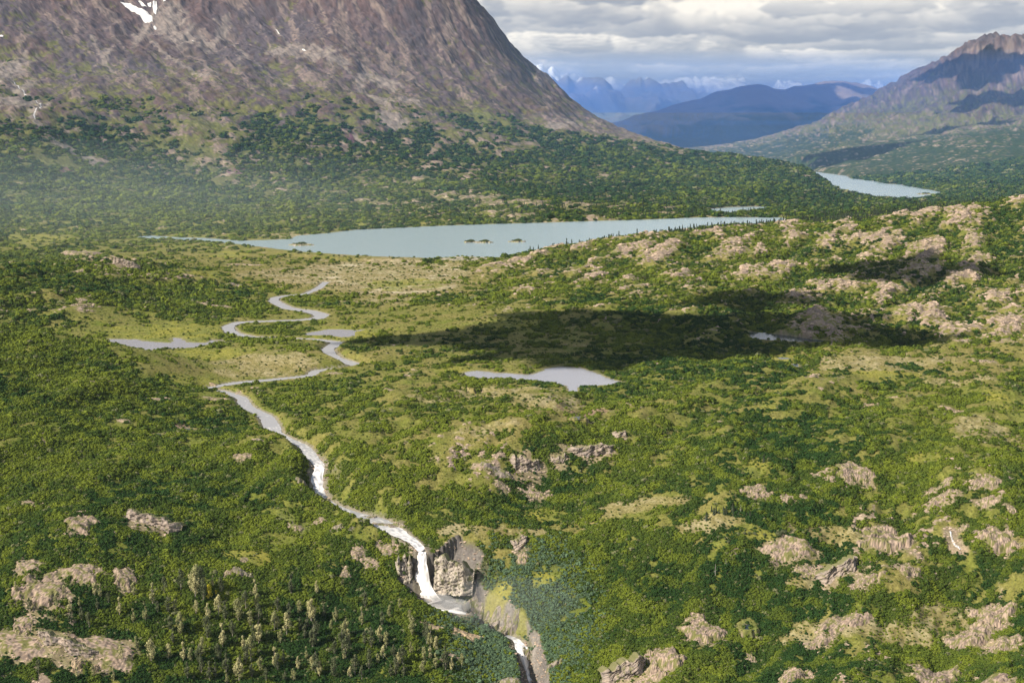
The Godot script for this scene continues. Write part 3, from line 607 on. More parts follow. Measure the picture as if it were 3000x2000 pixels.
# ---------------------------------------------------------------- camera, sky, sun
func light_and_camera() -> void:
	var cam := Camera3D.new()
	cam.name = "camera"
	cam.fov = 2.0 * rad_to_deg(atan(1000.0 / 4167.0))
	cam.near = 1.0
	cam.far = 120000.0
	cam.position = Vector3(0, 300, 0)
	cam.rotation = Vector3(-atan(670.0 / 4167.0), 0, 0)
	add_child(cam)
	cam.current = true
	var sun := DirectionalLight3D.new()
	sun.name = "sun"
	sun.light_energy = 1.6
	sun.light_color = Color(1.0, 0.955, 0.885)
	sun.light_angular_distance = 0.53
	sun.shadow_enabled = true
	add_child(sun)
	sun.look_at_from_position(SUN_FROM * 1000.0, Vector3.ZERO)
	var env := Environment.new()
	env.background_mode = Environment.BG_SKY
	env.tonemap_mode = Environment.TONE_MAPPER_LINEAR
	env.tonemap_exposure = 1.85
	env.sdfgi_enabled = true
	env.ssao_enabled = true
	env.ssil_enabled = true
	env.fog_enabled = true
	env.fog_density = 0.000008
	env.fog_light_color = Color(0.80, 0.89, 1.0)
	env.volumetric_fog_enabled = true
	env.volumetric_fog_density = 0.0
	var sky := Sky.new()
	var pm := PanoramaSkyMaterial.new()
	pm.panorama = ImageTexture.create_from_image(sky_picture())
	pm.energy_multiplier = 0.66
	sky.sky_material = pm
	env.sky = sky
	var we := WorldEnvironment.new()
	we.name = "world"
	we.environment = env
	add_child(we)

# Broken cumulus with flat bases over thin blue air, marched through a layer of clouds in every direction.
var cloud_a := noise(3000.0, 6, 11)
var cloud_b := noise(11000.0, 2, 12)
var cloud_c := noise(520.0, 3, 13)

func cloud_density(p: Vector3, small: bool) -> float:
	var k := (p.y - 1100.0) / 2100.0
	if k < 0.0 or k > 1.0:
		return 0.0
	var shape := minf(k * 16.0, 1.0) * 0.60 - k * 0.50
	var v := cloud_a.get_noise_3d(p.x, p.y * 1.15, p.z) * 1.35 + cloud_b.get_noise_2d(p.x, p.z) * 0.5 + shape - 0.60
	if v < -0.2: return 0.0
	if small: v += cloud_c.get_noise_3d(p.x, p.y, p.z) * 0.40
	return maxf(0.0, v)

func sky_color(dir: Vector3, most: int, small: bool) -> Color:
	var e := maxf(dir.y, 0.0)
	var air := Color(0.20, 0.36, 0.62).lerp(Color(0.58, 0.68, 0.74), exp(-e * 6.0))
	if dir.y < 0.003:
		return Color(0.74, 0.72, 0.68)
	var t0 := 1100.0 / dir.y
	var t1 := minf(3200.0 / dir.y, 150000.0)
	if t0 > 140000.0:
		return Color(0.76, 0.73, 0.69)
	var through := 1.0
	var light := Color(0, 0, 0)
	var st := maxf(130.0, (t1 - t0) / most)
	var t := t0 + st * 0.5
	var sun := SUN_FROM.normalized()
	while t < t1 and through > 0.03:
		var p := dir * t
		var d := cloud_density(p, small)
		if d > 0.0:
			var a := 1.0 - exp(-d * st * 0.10)
			var s := cloud_density(p + sun * 240.0, small) + cloud_density(p + sun * 700.0, false) * 1.4
			var k := (p.y - 1100.0) / 2100.0
			var lit := exp(-s * 1.9) * clampf(0.02 + k * 6.0, 0.0, 1.0)
			var c := Color(0.20, 0.235, 0.31).lerp(Color(1.0, 0.92, 0.79), lit)
			c = c.lerp(Color(0.76, 0.74, 0.71), 1.0 - exp(-t / 130000.0))
			light += c * (a * through)
			through *= 1.0 - a
			t += st
		else:
			t += st
	var out := light + air * through
	out.a = 1.0
	return out

func sky_picture() -> Image:
	var w := 4096
	var h := 4096
	# the whole dome coarsely, then the strip above the horizon ahead again with every pixel marched
	var cw := 768
	var ch := 192
	var dome := Image.create(cw, ch * 2, false, Image.FORMAT_RGB8)
	dome.fill(Color(0.72, 0.70, 0.68).linear_to_srgb())
	for r in ch:
		var el := PI / 2 * (1.0 - (r + 0.5) / ch)
		for c in cw:
			var az := TAU * (c + 0.5) / cw
			dome.set_pixel(c, r, sky_color(Vector3(sin(az) * cos(el), sin(el), -cos(az) * cos(el)), 30, false).linear_to_srgb())
	dome.resize(w, h, Image.INTERPOLATE_CUBIC)
	var half := 340
	var rows := 200
	for r in range(h / 2 - rows, h / 2):
		var el := PI * (0.5 - (r + 0.5) / h)
		for c in range(-half, half):
			var az := TAU * (c + 0.5) / w
			var v := sky_color(Vector3(sin(az) * cos(el), sin(el), -cos(az) * cos(el)), 130, true).linear_to_srgb()
			var blend := clampf(minf((half - absi(c)) / 60.0, (r - h / 2 + rows) / 25.0), 0.0, 1.0)
			var x := posmod(c, w)
			dome.set_pixel(x, r, dome.get_pixel(x, r).lerp(v, blend))
	return dome

# ---------------------------------------------------------------- ground shape
func ring_of(d: float) -> float:
	var k := 0
	while k < 4 and d > knot_d[k + 1]: k += 1
	return (knot_r[k] + (knot_r[k + 1] - knot_r[k]) * log(d / knot_d[k]) / log(knot_d[k + 1] / knot_d[k])) * (NR - 1) / 1100.0

func solve_sheet() -> PackedFloat64Array:
	# thin plate through GROUND_POINTS
	var n := GROUND_POINTS.size() / 3
	var m := n + 3
	var a := []
	for i in m:
		var row := PackedFloat64Array()
		row.resize(m + 1)
		a.append(row)
	for i in n:
		var xi := GROUND_POINTS[i * 3] * 0.001
		var zi := GROUND_POINTS[i * 3 + 2] * 0.001
		var row: PackedFloat64Array = a[i]
		for j in n:
			var dx := GROUND_POINTS[j * 3] * 0.001 - xi
			var dz := GROUND_POINTS[j * 3 + 2] * 0.001 - zi
			var r2 := dx * dx + dz * dz
			row[j] = 0.5 * r2 * log(r2) if r2 > 1e-12 else 0.0001
		row[n] = 1.0; row[n + 1] = xi; row[n + 2] = zi; row[m] = GROUND_POINTS[i * 3 + 1]
		a[i] = row
		a[n][i] = 1.0; a[n + 1][i] = xi; a[n + 2][i] = zi
	for k in m:
		var best := k
		for i in range(k + 1, m):
			if absf(a[i][k]) > absf(a[best][k]): best = i
		var swap = a[k]; a[k] = a[best]; a[best] = swap
		var pk: PackedFloat64Array = a[k]
		var inv := 1.0 / pk[k]
		for i in range(k + 1, m):
			var ri: PackedFloat64Array = a[i]
			var f := ri[k] * inv
			if f != 0.0:
				for j in range(k, m + 1):
					ri[j] -= f * pk[j]
				a[i] = ri
	var w := PackedFloat64Array()
	w.resize(m)
	for k in range(m - 1, -1, -1):
		var rk: PackedFloat64Array = a[k]
		var s := rk[m]
		for j in range(k + 1, m):
			s -= rk[j] * w[j]
		w[k] = s / rk[k]
	return w

func blow_up(src: PackedFloat32Array, w: int, h: int) -> PackedFloat32Array:
	# coarse grid to fine grid, Catmull-Rom both ways
	var mid := PackedFloat32Array()
	mid.resize(NC * h)
	for c in NC:
		var u := float(c) / (NC - 1) * (w - 1)
		var i := clampi(int(u), 0, w - 2)
		var t := u - i
		var w0 := -0.5 * t + t * t - 0.5 * t * t * t
		var w1 := 1.0 - 2.5 * t * t + 1.5 * t * t * t
		var w2 := 0.5 * t + 2.0 * t * t - 1.5 * t * t * t
		var w3 := -0.5 * t * t + 0.5 * t * t * t
		var a := maxi(i - 1, 0); var b := mini(i + 2, w - 1)
		for r in h:
			var o := r * w
			mid[r * NC + c] = src[o + a] * w0 + src[o + i] * w1 + src[o + i + 1] * w2 + src[o + b] * w3
	var out := PackedFloat32Array()
	out.resize(NC * NR)
	for r in NR:
		var u := log(ring_d[r] / D0) / log(D1 / D0) * (h - 1)
		var i := clampi(int(u), 0, h - 2)
		var t := u - i
		var w0 := -0.5 * t + t * t - 0.5 * t * t * t
		var w1 := 1.0 - 2.5 * t * t + 1.5 * t * t * t
		var w2 := 0.5 * t + 2.0 * t * t - 1.5 * t * t * t
		var w3 := -0.5 * t * t + 0.5 * t * t * t
		var a := maxi(i - 1, 0) * NC; var b := mini(i + 2, h - 1) * NC
		var i0 := i * NC; var i1 := (i + 1) * NC
		var o := r * NC
		for c in NC:
			out[o + c] = mid[a + c] * w0 + mid[i0 + c] * w1 + mid[i1 + c] * w2 + mid[b + c] * w3
	return out

func shape_ground() -> void:
	NC = int(NC * QUALITY); NR = int(NR * QUALITY)
	ds = 2.0 * S0 / (NC - 1)
	ring_d.resize(NR)
	for r in NR:
		var q := r * 1100.0 / (NR - 1)
		var k := 0
		while k < 4 and q > knot_r[k + 1]: k += 1
		ring_d[r] = knot_d[k] * pow(knot_d[k + 1] / knot_d[k], (q - knot_r[k]) / (knot_r[k + 1] - knot_r[k]))
	var w := solve_sheet()
	var n := GROUND_POINTS.size() / 3
	var cw := 130
	var ch := 150
	var base := PackedFloat32Array()
	base.resize(cw * ch)
	var fields := []
	for k in 5:
		var f := PackedFloat32Array()
		f.resize(cw * ch)
		fields.append(f)
	var gx := PackedFloat32Array(); var gz := PackedFloat32Array()
	for i in n:
		gx.append(GROUND_POINTS[i * 3] * 0.001); gz.append(GROUND_POINTS[i * 3 + 2] * 0.001)
	var nz := ZONES.size() / 7
	var zs := PackedFloat32Array(); var zl := PackedFloat32Array()
	for i in nz:
		zs.append(ZONES[i * 7] / -ZONES[i * 7 + 1]); zl.append(log(-ZONES[i * 7 + 1]))
	for r in ch:
		var d := D0 * exp(log(D1 / D0) * r / (ch - 1))
		var ld := log(d)
		for c in cw:
			var s := -S0 + 2.0 * S0 * c / (cw - 1)
			var x := s * d * 0.001
			var z := -d * 0.001
			var v: float = w[n] + w[n + 1] * x + w[n + 2] * z
			for i in n:
				var dx := gx[i] - x
				var dz := gz[i] - z
				var r2 := dx * dx + dz * dz + 1e-12
				v += w[i] * 0.5 * r2 * log(r2)
			base[r * cw + c] = v
			var sum := 0.0
			var acc := PackedFloat32Array([0, 0, 0, 0, 0])
			for i in nz:
				var e := (zs[i] - s) * 4.0
				var g := (zl[i] - ld) * 4.0
				var q := 1.0 / pow(e * e + g * g + 0.002, 2.0)
				sum += q
				for k in 5:
					acc[k] += q * ZONES[i * 7 + 2 + k]
			for k in 5:
				fields[k][r * cw + c] = acc[k] / sum
	hgt = blow_up(base, cw, ch)
	for k in 5:
		zon.append(blow_up(fields[k], cw, ch))
	var total := NC * NR
	for a in [rock_m, shrub_m, tint_m, patch_w, wet, river_d, river_y]:
		a.resize(total)
	patch_t.resize(total)
	river_d.fill(999.0)
	col.resize(total)

func smooth(a: float, b: float, v: float) -> float:
	var t := clampf((v - a) / (b - a), 0.0, 1.0)
	return t * t * (3.0 - 2.0 * t)

func box_of(x0: float, x1: float, z0: float, z1: float) -> Array:
	# grid columns and rings that cover a rectangle of ground (z negative ahead)
	var dn := clampf(-z1, D0, D1); var df := clampf(-z0, D0, D1)
	var r0 := clampi(int(ring_of(dn)) - 1, 0, NR - 1); var r1 := clampi(int(ring_of(df)) + 2, 0, NR - 1)
	var s0 := minf(x0 / dn, x0 / df); var s1 := maxf(x1 / dn, x1 / df)
	return [clampi(int((s0 + S0) / ds) - 1, 0, NC - 1), clampi(int((s1 + S0) / ds) + 2, 0, NC - 1), r0, r1]

func polygon_distance(p: Vector2, poly: PackedVector2Array) -> float:
	var best := 1e12
	var n := poly.size()
	var inside := false
	var a := poly[n - 1]
	for b in poly:
		var e := b - a
		var q := p - a
		var t := clampf(q.dot(e) / maxf(e.length_squared(), 1e-6), 0.0, 1.0)
		var dv := q - e * t
		best = minf(best, dv.length_squared())
		if (b.y > p.y) != (a.y > p.y) and p.x < (a.x - b.x) * (p.y - b.y) / (a.y - b.y) + b.x:
			inside = not inside
		a = b
	return -sqrt(best) if inside else sqrt(best)

func carve_and_detail() -> void:
	var n_hum := noise(95.0, 5, 3)
	var n_crag := noise(46.0, 3, 4, FastNoiseLite.FRACTAL_RIDGED)
	var n_patch := noise(40.0, 5, 5)
	var n_fine := noise(11.0, 3, 6)
	var n_wide := noise(420.0, 3, 7)
	var n_gully := noise(150.0, 5, 8, FastNoiseLite.FRACTAL_RIDGED)
	var n_band := noise(330.0, 4, 9)
	var z_amp: PackedFloat32Array = zon[0]
	var z_rock: PackedFloat32Array = zon[1]
	var z_shrub: PackedFloat32Array = zon[2]
	for r in NR:
		var d := ring_d[r]
		var far_blend := smooth(3700.0, 4700.0, d)   # rises with distance from the viewer, full beyond the lake
		for c in NC:
			var i := r * NC + c
			var x := (-S0 + ds * c) * d
			var z := -d
			var h := hgt[i]
			var along := x * 0.38 - z * 0.92
			var across := x * 0.92 + z * 0.38
			var hum := n_hum.get_noise_2d(across, along * 0.36)
			var crag := n_crag.get_noise_2d(across, along * 0.5)
			var fine := n_fine.get_noise_2d(x, z)
			var amp := z_amp[i]
			if far_blend > 0.0:
				# big slopes: gullies that run down the fall line
				var side := -1.0 if x > 900.0 else 1.0
				var down := x * 0.46 * side + z * 0.89
				var over := x * 0.89 - z * 0.46 * side
				var up := smooth(60.0, 320.0, h)
				var band := n_band.get_noise_2d(over * 0.8, down * 0.55)
				var gul := n_gully.get_noise_2d(over + band * 90.0, down * 0.34)
				h += far_blend * up * (gul * (6.0 if x < 900.0 else 24.0) + band * 30.0 + crag * 3.0 + n_fine.get_noise_2d(x * 0.25, z * 0.25) * 4.0)
				hum = lerpf(hum, hum * 0.45 + gul * 0.25 + band * 0.45, far_blend)
			var patch := n_patch.get_noise_2d(x * lerpf(1.0, 0.5, far_blend), z * lerpf(1.0, 0.5, far_blend))
			hgt[i] = h + amp * (hum * 1.7 + crag * 0.28) + fine * minf(amp, 2.5) * 0.14
			var v := hum * 0.42 + crag * 0.20 + fine * 0.34 + patch * lerpf(0.22, 0.55, far_blend)
			var th := (0.5 - z_rock[i]) * 0.95 + 0.04
			var rk := smooth(th - 0.05, th + 0.05, v)
			if z_rock[i] < 0.015: rk = 0.0
			rock_m[i] = rk
			var v2 := patch * 0.85 + fine * 0.42 - hum * 0.45
			var th2 := (0.5 - z_shrub[i]) * 1.15
			shrub_m[i] = smooth(th2 - 0.09, th2 + 0.09, v2) * (1.0 - rk)
			tint_m[i] = n_wide.get_noise_2d(x * lerpf(1.8, 0.8, far_blend), z * lerpf(1.8, 0.8, far_blend)) * 0.9 + patch * 0.55
	# patches of other cover
	for k in PATCHES.size() / 5:
		var px := PATCHES[k * 5]; var pz := PATCHES[k * 5 + 1]
		var rx := PATCHES[k * 5 + 2]; var rz := PATCHES[k * 5 + 3]
		var b := box_of(px - rx * 1.4, px + rx * 1.4, pz - rz * 1.4, pz + rz * 1.4)
		for r in range(b[2], b[3] + 1):
			var d := ring_d[r]
			for c in range(b[0], b[1] + 1):
				var x := (-S0 + ds * c) * d
				var q := Vector2((x - px) / rx, (-d - pz) / rz).length()
				if q < 1.5:
					var e := q + n_patch.get_noise_2d(x * 0.9, -d * 0.6) * 0.9 + n_fine.get_noise_2d(x, -d) * 0.4
					var wgt := smooth(1.15, 0.7, e)
					var i := r * NC + c
					if wgt > patch_w[i]:
						patch_w[i] = wgt
						patch_t[i] = int(PATCHES[k * 5 + 4])
	for k in STREAKS.size() / 6:
		var a := Vector2(STREAKS[k * 6], STREAKS[k * 6 + 1]); var e := Vector2(STREAKS[k * 6 + 2], STREAKS[k * 6 + 3])
		var hw := STREAKS[k * 6 + 4]
		var b := box_of(minf(a.x, e.x) - hw * 3, maxf(a.x, e.x) + hw * 3, minf(a.y, e.y) - hw * 3, maxf(a.y, e.y) + hw * 3)
		for r in range(b[2], b[3] + 1):
			var d := ring_d[r]
			for c in range(b[0], b[1] + 1):
				var p := Vector2((-S0 + ds * c) * d, -d)
				p += Vector2(n_patch.get_noise_2d(p.x, p.y), n_patch.get_noise_2d(p.y, p.x)) * hw * 2.0
				var t := clampf((p - a).dot(e - a) / (e - a).length_squared(), 0.0, 1.0)
				var q := (p - a.lerp(e, t)).length() / hw
				var wgt := smooth(1.2, 0.7, q)
				var i := r * NC + c
				if wgt > patch_w[i]:
					patch_w[i] = wgt
					patch_t[i] = int(STREAKS[k * 6 + 5])
	# lake and pond basins
	for wdata in WATERS:
		var flat: PackedFloat32Array = wdata[2]
		var level: float = wdata[1]
		var poly := PackedVector2Array()
		var lo := Vector2(1e9, 1e9); var hi := -lo
		for k in flat.size() / 2:
			var p := Vector2(flat[k * 2], flat[k * 2 + 1])
			poly.append(p); lo = lo.min(p); hi = hi.max(p)
		var reach := 60.0 if hi.x - lo.x > 150.0 else (16.0 if poly.size() > 12 else 5.0)
		var b := box_of(lo.x - reach, hi.x + reach, lo.y - reach * 2, hi.y + reach * 2)
		for r in range(b[2], b[3] + 1):
			var d := ring_d[r]
			for c in range(b[0], b[1] + 1):
				var p := Vector2((-S0 + ds * c) * d, -d)
				if p.x < lo.x - reach or p.x > hi.x + reach or p.y < lo.y - reach or p.y > hi.y + reach: continue
				var sd := polygon_distance(p, poly)
				sd += n_patch.get_noise_2d(p.x * 1.5, p.y * 1.5) * minf(reach * 0.08, 4.0)
				var i := r * NC + c
				if sd < 0.0:
					hgt[i] = level - minf(3.0, 0.25 - sd * 0.12)
					wet[i] = 1.0
					shrub_m[i] = 0.0; rock_m[i] *= 0.3
				elif sd < reach:
					var bank := level + 0.25 + minf(sd * 0.05, 2.0)
					hgt[i] = lerpf(bank, maxf(hgt[i], level + 0.3), smooth(minf(2.0, reach * 0.2), reach, sd)) if poly.size() > 12 else maxf(hgt[i], level + 0.2)
					var edge := smooth(reach * 0.12, 1.0, sd)
					wet[i] = maxf(wet[i], edge * (0.6 if poly.size() > 12 else 0.15))
					shrub_m[i] *= 1.0 - edge
	# the river bed
	for k in RIVER.size() / 4 - 1:
		var a := Vector3(RIVER[k * 4], RIVER[k * 4 + 1], RIVER[k * 4 + 2]); var e := Vector3(RIVER[k * 4 + 4], RIVER[k * 4 + 5], RIVER[k * 4 + 6])
		var w0 := RIVER[k * 4 + 3] * 0.5; var w1 := RIVER[k * 4 + 7] * 0.5
		var a2 := Vector2(a.x, a.z); var e2 := Vector2(e.x, e.z)
		var b := box_of(minf(a.x, e.x) - 50, maxf(a.x, e.x) + 50, minf(a.z, e.z) - 50, maxf(a.z, e.z) + 50)
		for r in range(b[2], b[3] + 1):
			var d := ring_d[r]
			for c in range(b[0], b[1] + 1):
				var p := Vector2((-S0 + ds * c) * d, -d)
				var t := clampf((p - a2).dot(e2 - a2) / maxf((e2 - a2).length_squared(), 0.01), 0.0, 1.0)
				var q := (p - a2.lerp(e2, t)).length() - lerpf(w0, w1, t)
				var i := r * NC + c
				if q < river_d[i]:
					river_d[i] = q
					river_y[i] = lerpf(a.y, e.y, t)
	for i in NC * NR:
		if river_d[i] < 48.0:
			var q := river_d[i] + n_patch.get_noise_1d(i * 0.37) * 0.0
			var y := river_y[i]
			var diff := hgt[i] - y
			var bank := 5.0 + clampf(absf(diff) * 0.9, 0.0, 30.0 if y > -77.0 else 5.0)
			var low := y - 1.2 if q < 0.0 else y + 0.25
			hgt[i] = lerpf(low, maxf(hgt[i], y + 0.5) if y > -9.0 else hgt[i], smooth(0.0, bank, q))
			shrub_m[i] *= smooth(0.5, 4.0, q) if y < -3.0 else smooth(1.0, 24.0, q + n_fine.get_noise_1d(i * 3.0) * 6.0)
			if q < 2.5: wet[i] = maxf(wet[i], 1.0)
			if y < -7.0:
				var rr := smooth(7.0, 2.0, q + n_fine.get_noise_1d(i) * 3.0) * (0.75 if y < -36.0 or (y < -9.0 and y > -26.0) else 0.35)
				rock_m[i] = maxf(rock_m[i], rr)
				shrub_m[i] *= 1.0 - rr

func bare_the_steep() -> void:
	for r in range(1, NR - 1):
		var d := ring_d[r]
		if d > 2600.0: break
		for c in range(1, NC - 1):
			var i := r * NC + c
			var slope := Vector2((hgt[i + 1] - hgt[i - 1]) / (2.0 * ds * d), (hgt[i + NC] - hgt[i - NC]) / (ring_d[r + 1] - ring_d[r - 1])).length()
			if slope > 1.1 and wet[i] < 0.1:
				var k := smooth(1.1, 1.7, slope)
				rock_m[i] = maxf(rock_m[i], k); shrub_m[i] *= 1.0 - k

func mix3(a: Color, b: Color, t: float) -> Color:
	return a.lerp(b, clampf(t, 0.0, 1.0))

func paint_ground() -> void:
	var n_a := noise(70.0, 4, 21)
	var n_b := noise(7.0, 3, 22)
	var n_c := noise(24.0, 4, 23)
	var n_big := noise(520.0, 4, 24)
	var n_streak := noise(75.0, 4, 25)
	var z_dry: PackedFloat32Array = zon[3]
	var z_dark: PackedFloat32Array = zon[4]
	for r in NR:
		var d := ring_d[r]
		var far_blend := smooth(3700.0, 4700.0, d)   # rises with distance from the viewer; ground colours are painted darker with it
		for c in NC:
			var i := r * NC + c
			var x := (-S0 + ds * c) * d
			var h := hgt[i]
			var a := n_a.get_noise_2d(x, -d)
			var f := n_b.get_noise_2d(x * lerpf(1.0, 0.6, far_blend), -d * lerpf(1.0, 0.6, far_blend))
			var m := n_c.get_noise_2d(x * 0.8, -d * 0.5)
			var dry := clampf(z_dry[i] + a * 0.5 + m * 0.35, 0.0, 1.0)
			var grass := mix3(Color(0.135, 0.165, 0.026), Color(0.245, 0.205, 0.075), dry)
			if dry > 0.85: grass = mix3(grass, Color(0.36, 0.31, 0.19), (dry - 0.85) * 4.0 * smooth(0.1, 0.3, m + f * 0.5))
			if z_dry[i] > 0.75 and d > 1900.0 and d < 3200.0:
				var st := n_c.get_noise_2d(x * 0.35 + 700.0, -d * 0.55)
				grass = mix3(grass, Color(0.29, 0.235, 0.135), smooth(0.72, 0.85, z_dry[i]) * 0.8)
				grass = mix3(grass, Color(0.56, 0.49, 0.36), smooth(0.05, 0.22, st + f * 0.3) * smooth(0.75, 0.88, z_dry[i]) * 0.85)
			if far_blend > 0.0: grass = mix3(grass, Color(0.095, 0.10, 0.034), far_blend * 0.75)
			var under := mix3(Color(0.075, 0.10, 0.018), Color(0.03, 0.05, 0.013), z_dark[i])
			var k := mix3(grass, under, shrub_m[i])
			# rock: pale pink granite low down, purple brown scree and cliffs on the high slopes
			var high := far_blend * smooth(40.0, 300.0, h + a * 60.0)
			var stone := mix3(Color(0.40, 0.305, 0.225), Color(0.19, 0.15, 0.125), 0.5 + m * 1.1 + f * 0.7)
			stone = mix3(stone, Color(0.42, 0.37, 0.25), smooth(0.15, 0.5, f + a * 0.5) * 0.5)
			var hi_stone := mix3(Color(0.135, 0.097, 0.095), Color(0.07, 0.055, 0.064), 0.5 + m * 1.3 + a * 0.6)
			hi_stone = mix3(hi_stone, Color(0.075, 0.072, 0.032), smooth(-0.05, 0.25, a - m * 0.7) * 0.85 * smooth(760.0, 380.0, h))
			if far_blend > 0.0:
				var side := -1.0 if x > 900.0 else 1.0
				var down := x * 0.46 * side - d * 0.89
				var over := x * 0.89 + d * 0.46 * side
				var tone := n_big.get_noise_2d(over, down * 0.6)
				var streak := n_streak.get_noise_2d(over + tone * 120.0, down * 0.10)
				hi_stone = mix3(hi_stone, Color(0.085, 0.072, 0.082), smooth(0.0, 0.4, -tone) * 0.7)
				hi_stone = mix3(hi_stone, Color(0.225, 0.175, 0.15), smooth(0.16, 0.38, streak + tone * 0.35 + f * 0.25) * 0.75)
				hi_stone = mix3(hi_stone, Color(0.14, 0.085, 0.07), smooth(0.15, 0.4, a * 0.6 - streak) * 0.4)
			stone = mix3(stone, hi_stone, high)
			if river_d[i] < 48.0 and river_y[i] < -6.0: stone = mix3(Color(0.27, 0.245, 0.22), Color(0.115, 0.105, 0.10), 0.55 + m * 1.2 + f * 0.7)
			k = mix3(k, stone, rock_m[i])
			if patch_w[i] > 0.0:
				var to := k
				var pw := patch_w[i]
				match patch_t[i]:
					0: to = mix3(mix3(Color(0.29, 0.27, 0.055), Color(0.18, 0.20, 0.045), 0.5 + a + m), Color(0.115, 0.125, 0.042), far_blend * 0.85)
					1: to = mix3(Color(0.26, 0.22, 0.09), Color(0.36, 0.31, 0.18), 0.35 + m * 1.2 + f)
					2: to = mix3(Color(0.27, 0.17, 0.12), Color(0.33, 0.24, 0.18), 0.5 + m)
					3: to = mix3(Color(0.28, 0.235, 0.205), Color(0.22, 0.19, 0.17), 0.5 + m)
					4: to = Color(0.42, 0.38, 0.32)
					5: to = mix3(Color(0.27, 0.10, 0.20), k, 0.5 + f * 1.4)
					6: to = Color(0.17, 0.19, 0.05)
				k = mix3(k, to, pw * 0.8)
				shrub_m[i] *= 1.0 - pw * (0.8 if patch_t[i] != 5 else 0.5)
				rock_m[i] *= 1.0 - pw * 0.7
			if wet[i] > 0.0:
				k = mix3(k, Color(0.24, 0.215, 0.17), wet[i] * 0.8)
			var g := 1.0 + f * lerpf(0.3, 0.65, far_blend)
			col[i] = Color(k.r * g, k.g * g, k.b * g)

func ground_meshes() -> void:
	var total := NC * NR
	var v := PackedVector3Array(); v.resize(total)
	var nn := PackedVector3Array(); nn.resize(total)
	for r in NR:
		var d := ring_d[r]
		for c in NC:
			v[r * NC + c] = Vector3((-S0 + ds * c) * d, hgt[r * NC + c], -d)
	for r in NR:
		var ra := maxi(r - 1, 0) * NC; var rb := mini(r + 1, NR - 1) * NC
		for c in NC:
			var ex := v[r * NC + mini(c + 1, NC - 1)] - v[r * NC + maxi(c - 1, 0)]
			var ez := v[ra + c] - v[rb + c]
			nn[r * NC + c] = ez.cross(ex).normalized()
	# which sheet each cell belongs to: the valley, the mountain on the left, the one on the right
	var kinds := [PackedInt32Array(), PackedInt32Array(), PackedInt32Array()]
	for r in NR - 1:
		var d := ring_d[r]
		for c in NC - 1:
			var i := r * NC + c
			var x := (-S0 + ds * c) * d
			var which := 0
			if d > 5300.0 + x * 0.35 and x > d * 0.2: which = 2
			elif d > 4650.0 + maxf(x, -1200.0) * 0.35: which = 1
			kinds[which].append_array(PackedInt32Array([i, i + NC, i + 1, i + 1, i + NC, i + NC + 1]))
	var m := material("ground cover and rock", Color(1, 1, 1))
	m.albedo_texture = grain_texture(30.0, 0.72, 1.0, 40)
	m.uv1_triplanar = true
	m.uv1_world_triplanar = true
	m.uv1_scale = Vector3.ONE * 0.023
	var names := ["valley_ground", "mountain_left", "mountain_right"]
	var labels := ["rolling green valley ground with meadows, shrubs and bare rock", "huge purple brown mountain slope with green belts filling the upper left", "pointed grey brown mountain at the right behind the distant lake"]
	for w in 3:
		var idx: PackedInt32Array = kinds[w]
		var remap := PackedInt32Array(); remap.resize(total); remap.fill(-1)
		var v2 := PackedVector3Array(); var n2 := PackedVector3Array(); var c2 := PackedColorArray()
		var i2 := PackedInt32Array(); i2.resize(idx.size())
		for q in idx.size():
			var s := idx[q]
			if remap[s] < 0:
				remap[s] = v2.size()
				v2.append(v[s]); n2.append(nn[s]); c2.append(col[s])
			i2[q] = remap[s]
		tag(put(names[w], arrays_mesh(v2, n2, c2, i2), m), labels[w], "", "", "structure")

func height_at(x: float, z: float) -> float:
	var d := -z
	var u := (x / d + S0) / ds
	var t := ring_of(d)
	var c := clampi(int(u), 0, NC - 2); var r := clampi(int(t), 0, NR - 2)
	var fu := clampf(u - c, 0.0, 1.0); var ft := clampf(t - r, 0.0, 1.0)
	var i := r * NC + c
	return lerpf(lerpf(hgt[i], hgt[i + 1], fu), lerpf(hgt[i + NC], hgt[i + NC + 1], fu), ft)

func cell(x: float, z: float) -> int:
	return clampi(int(ring_of(-z) + 0.5), 0, NR - 1) * NC + clampi(int((x / -z + S0) / ds + 0.5), 0, NC - 1)

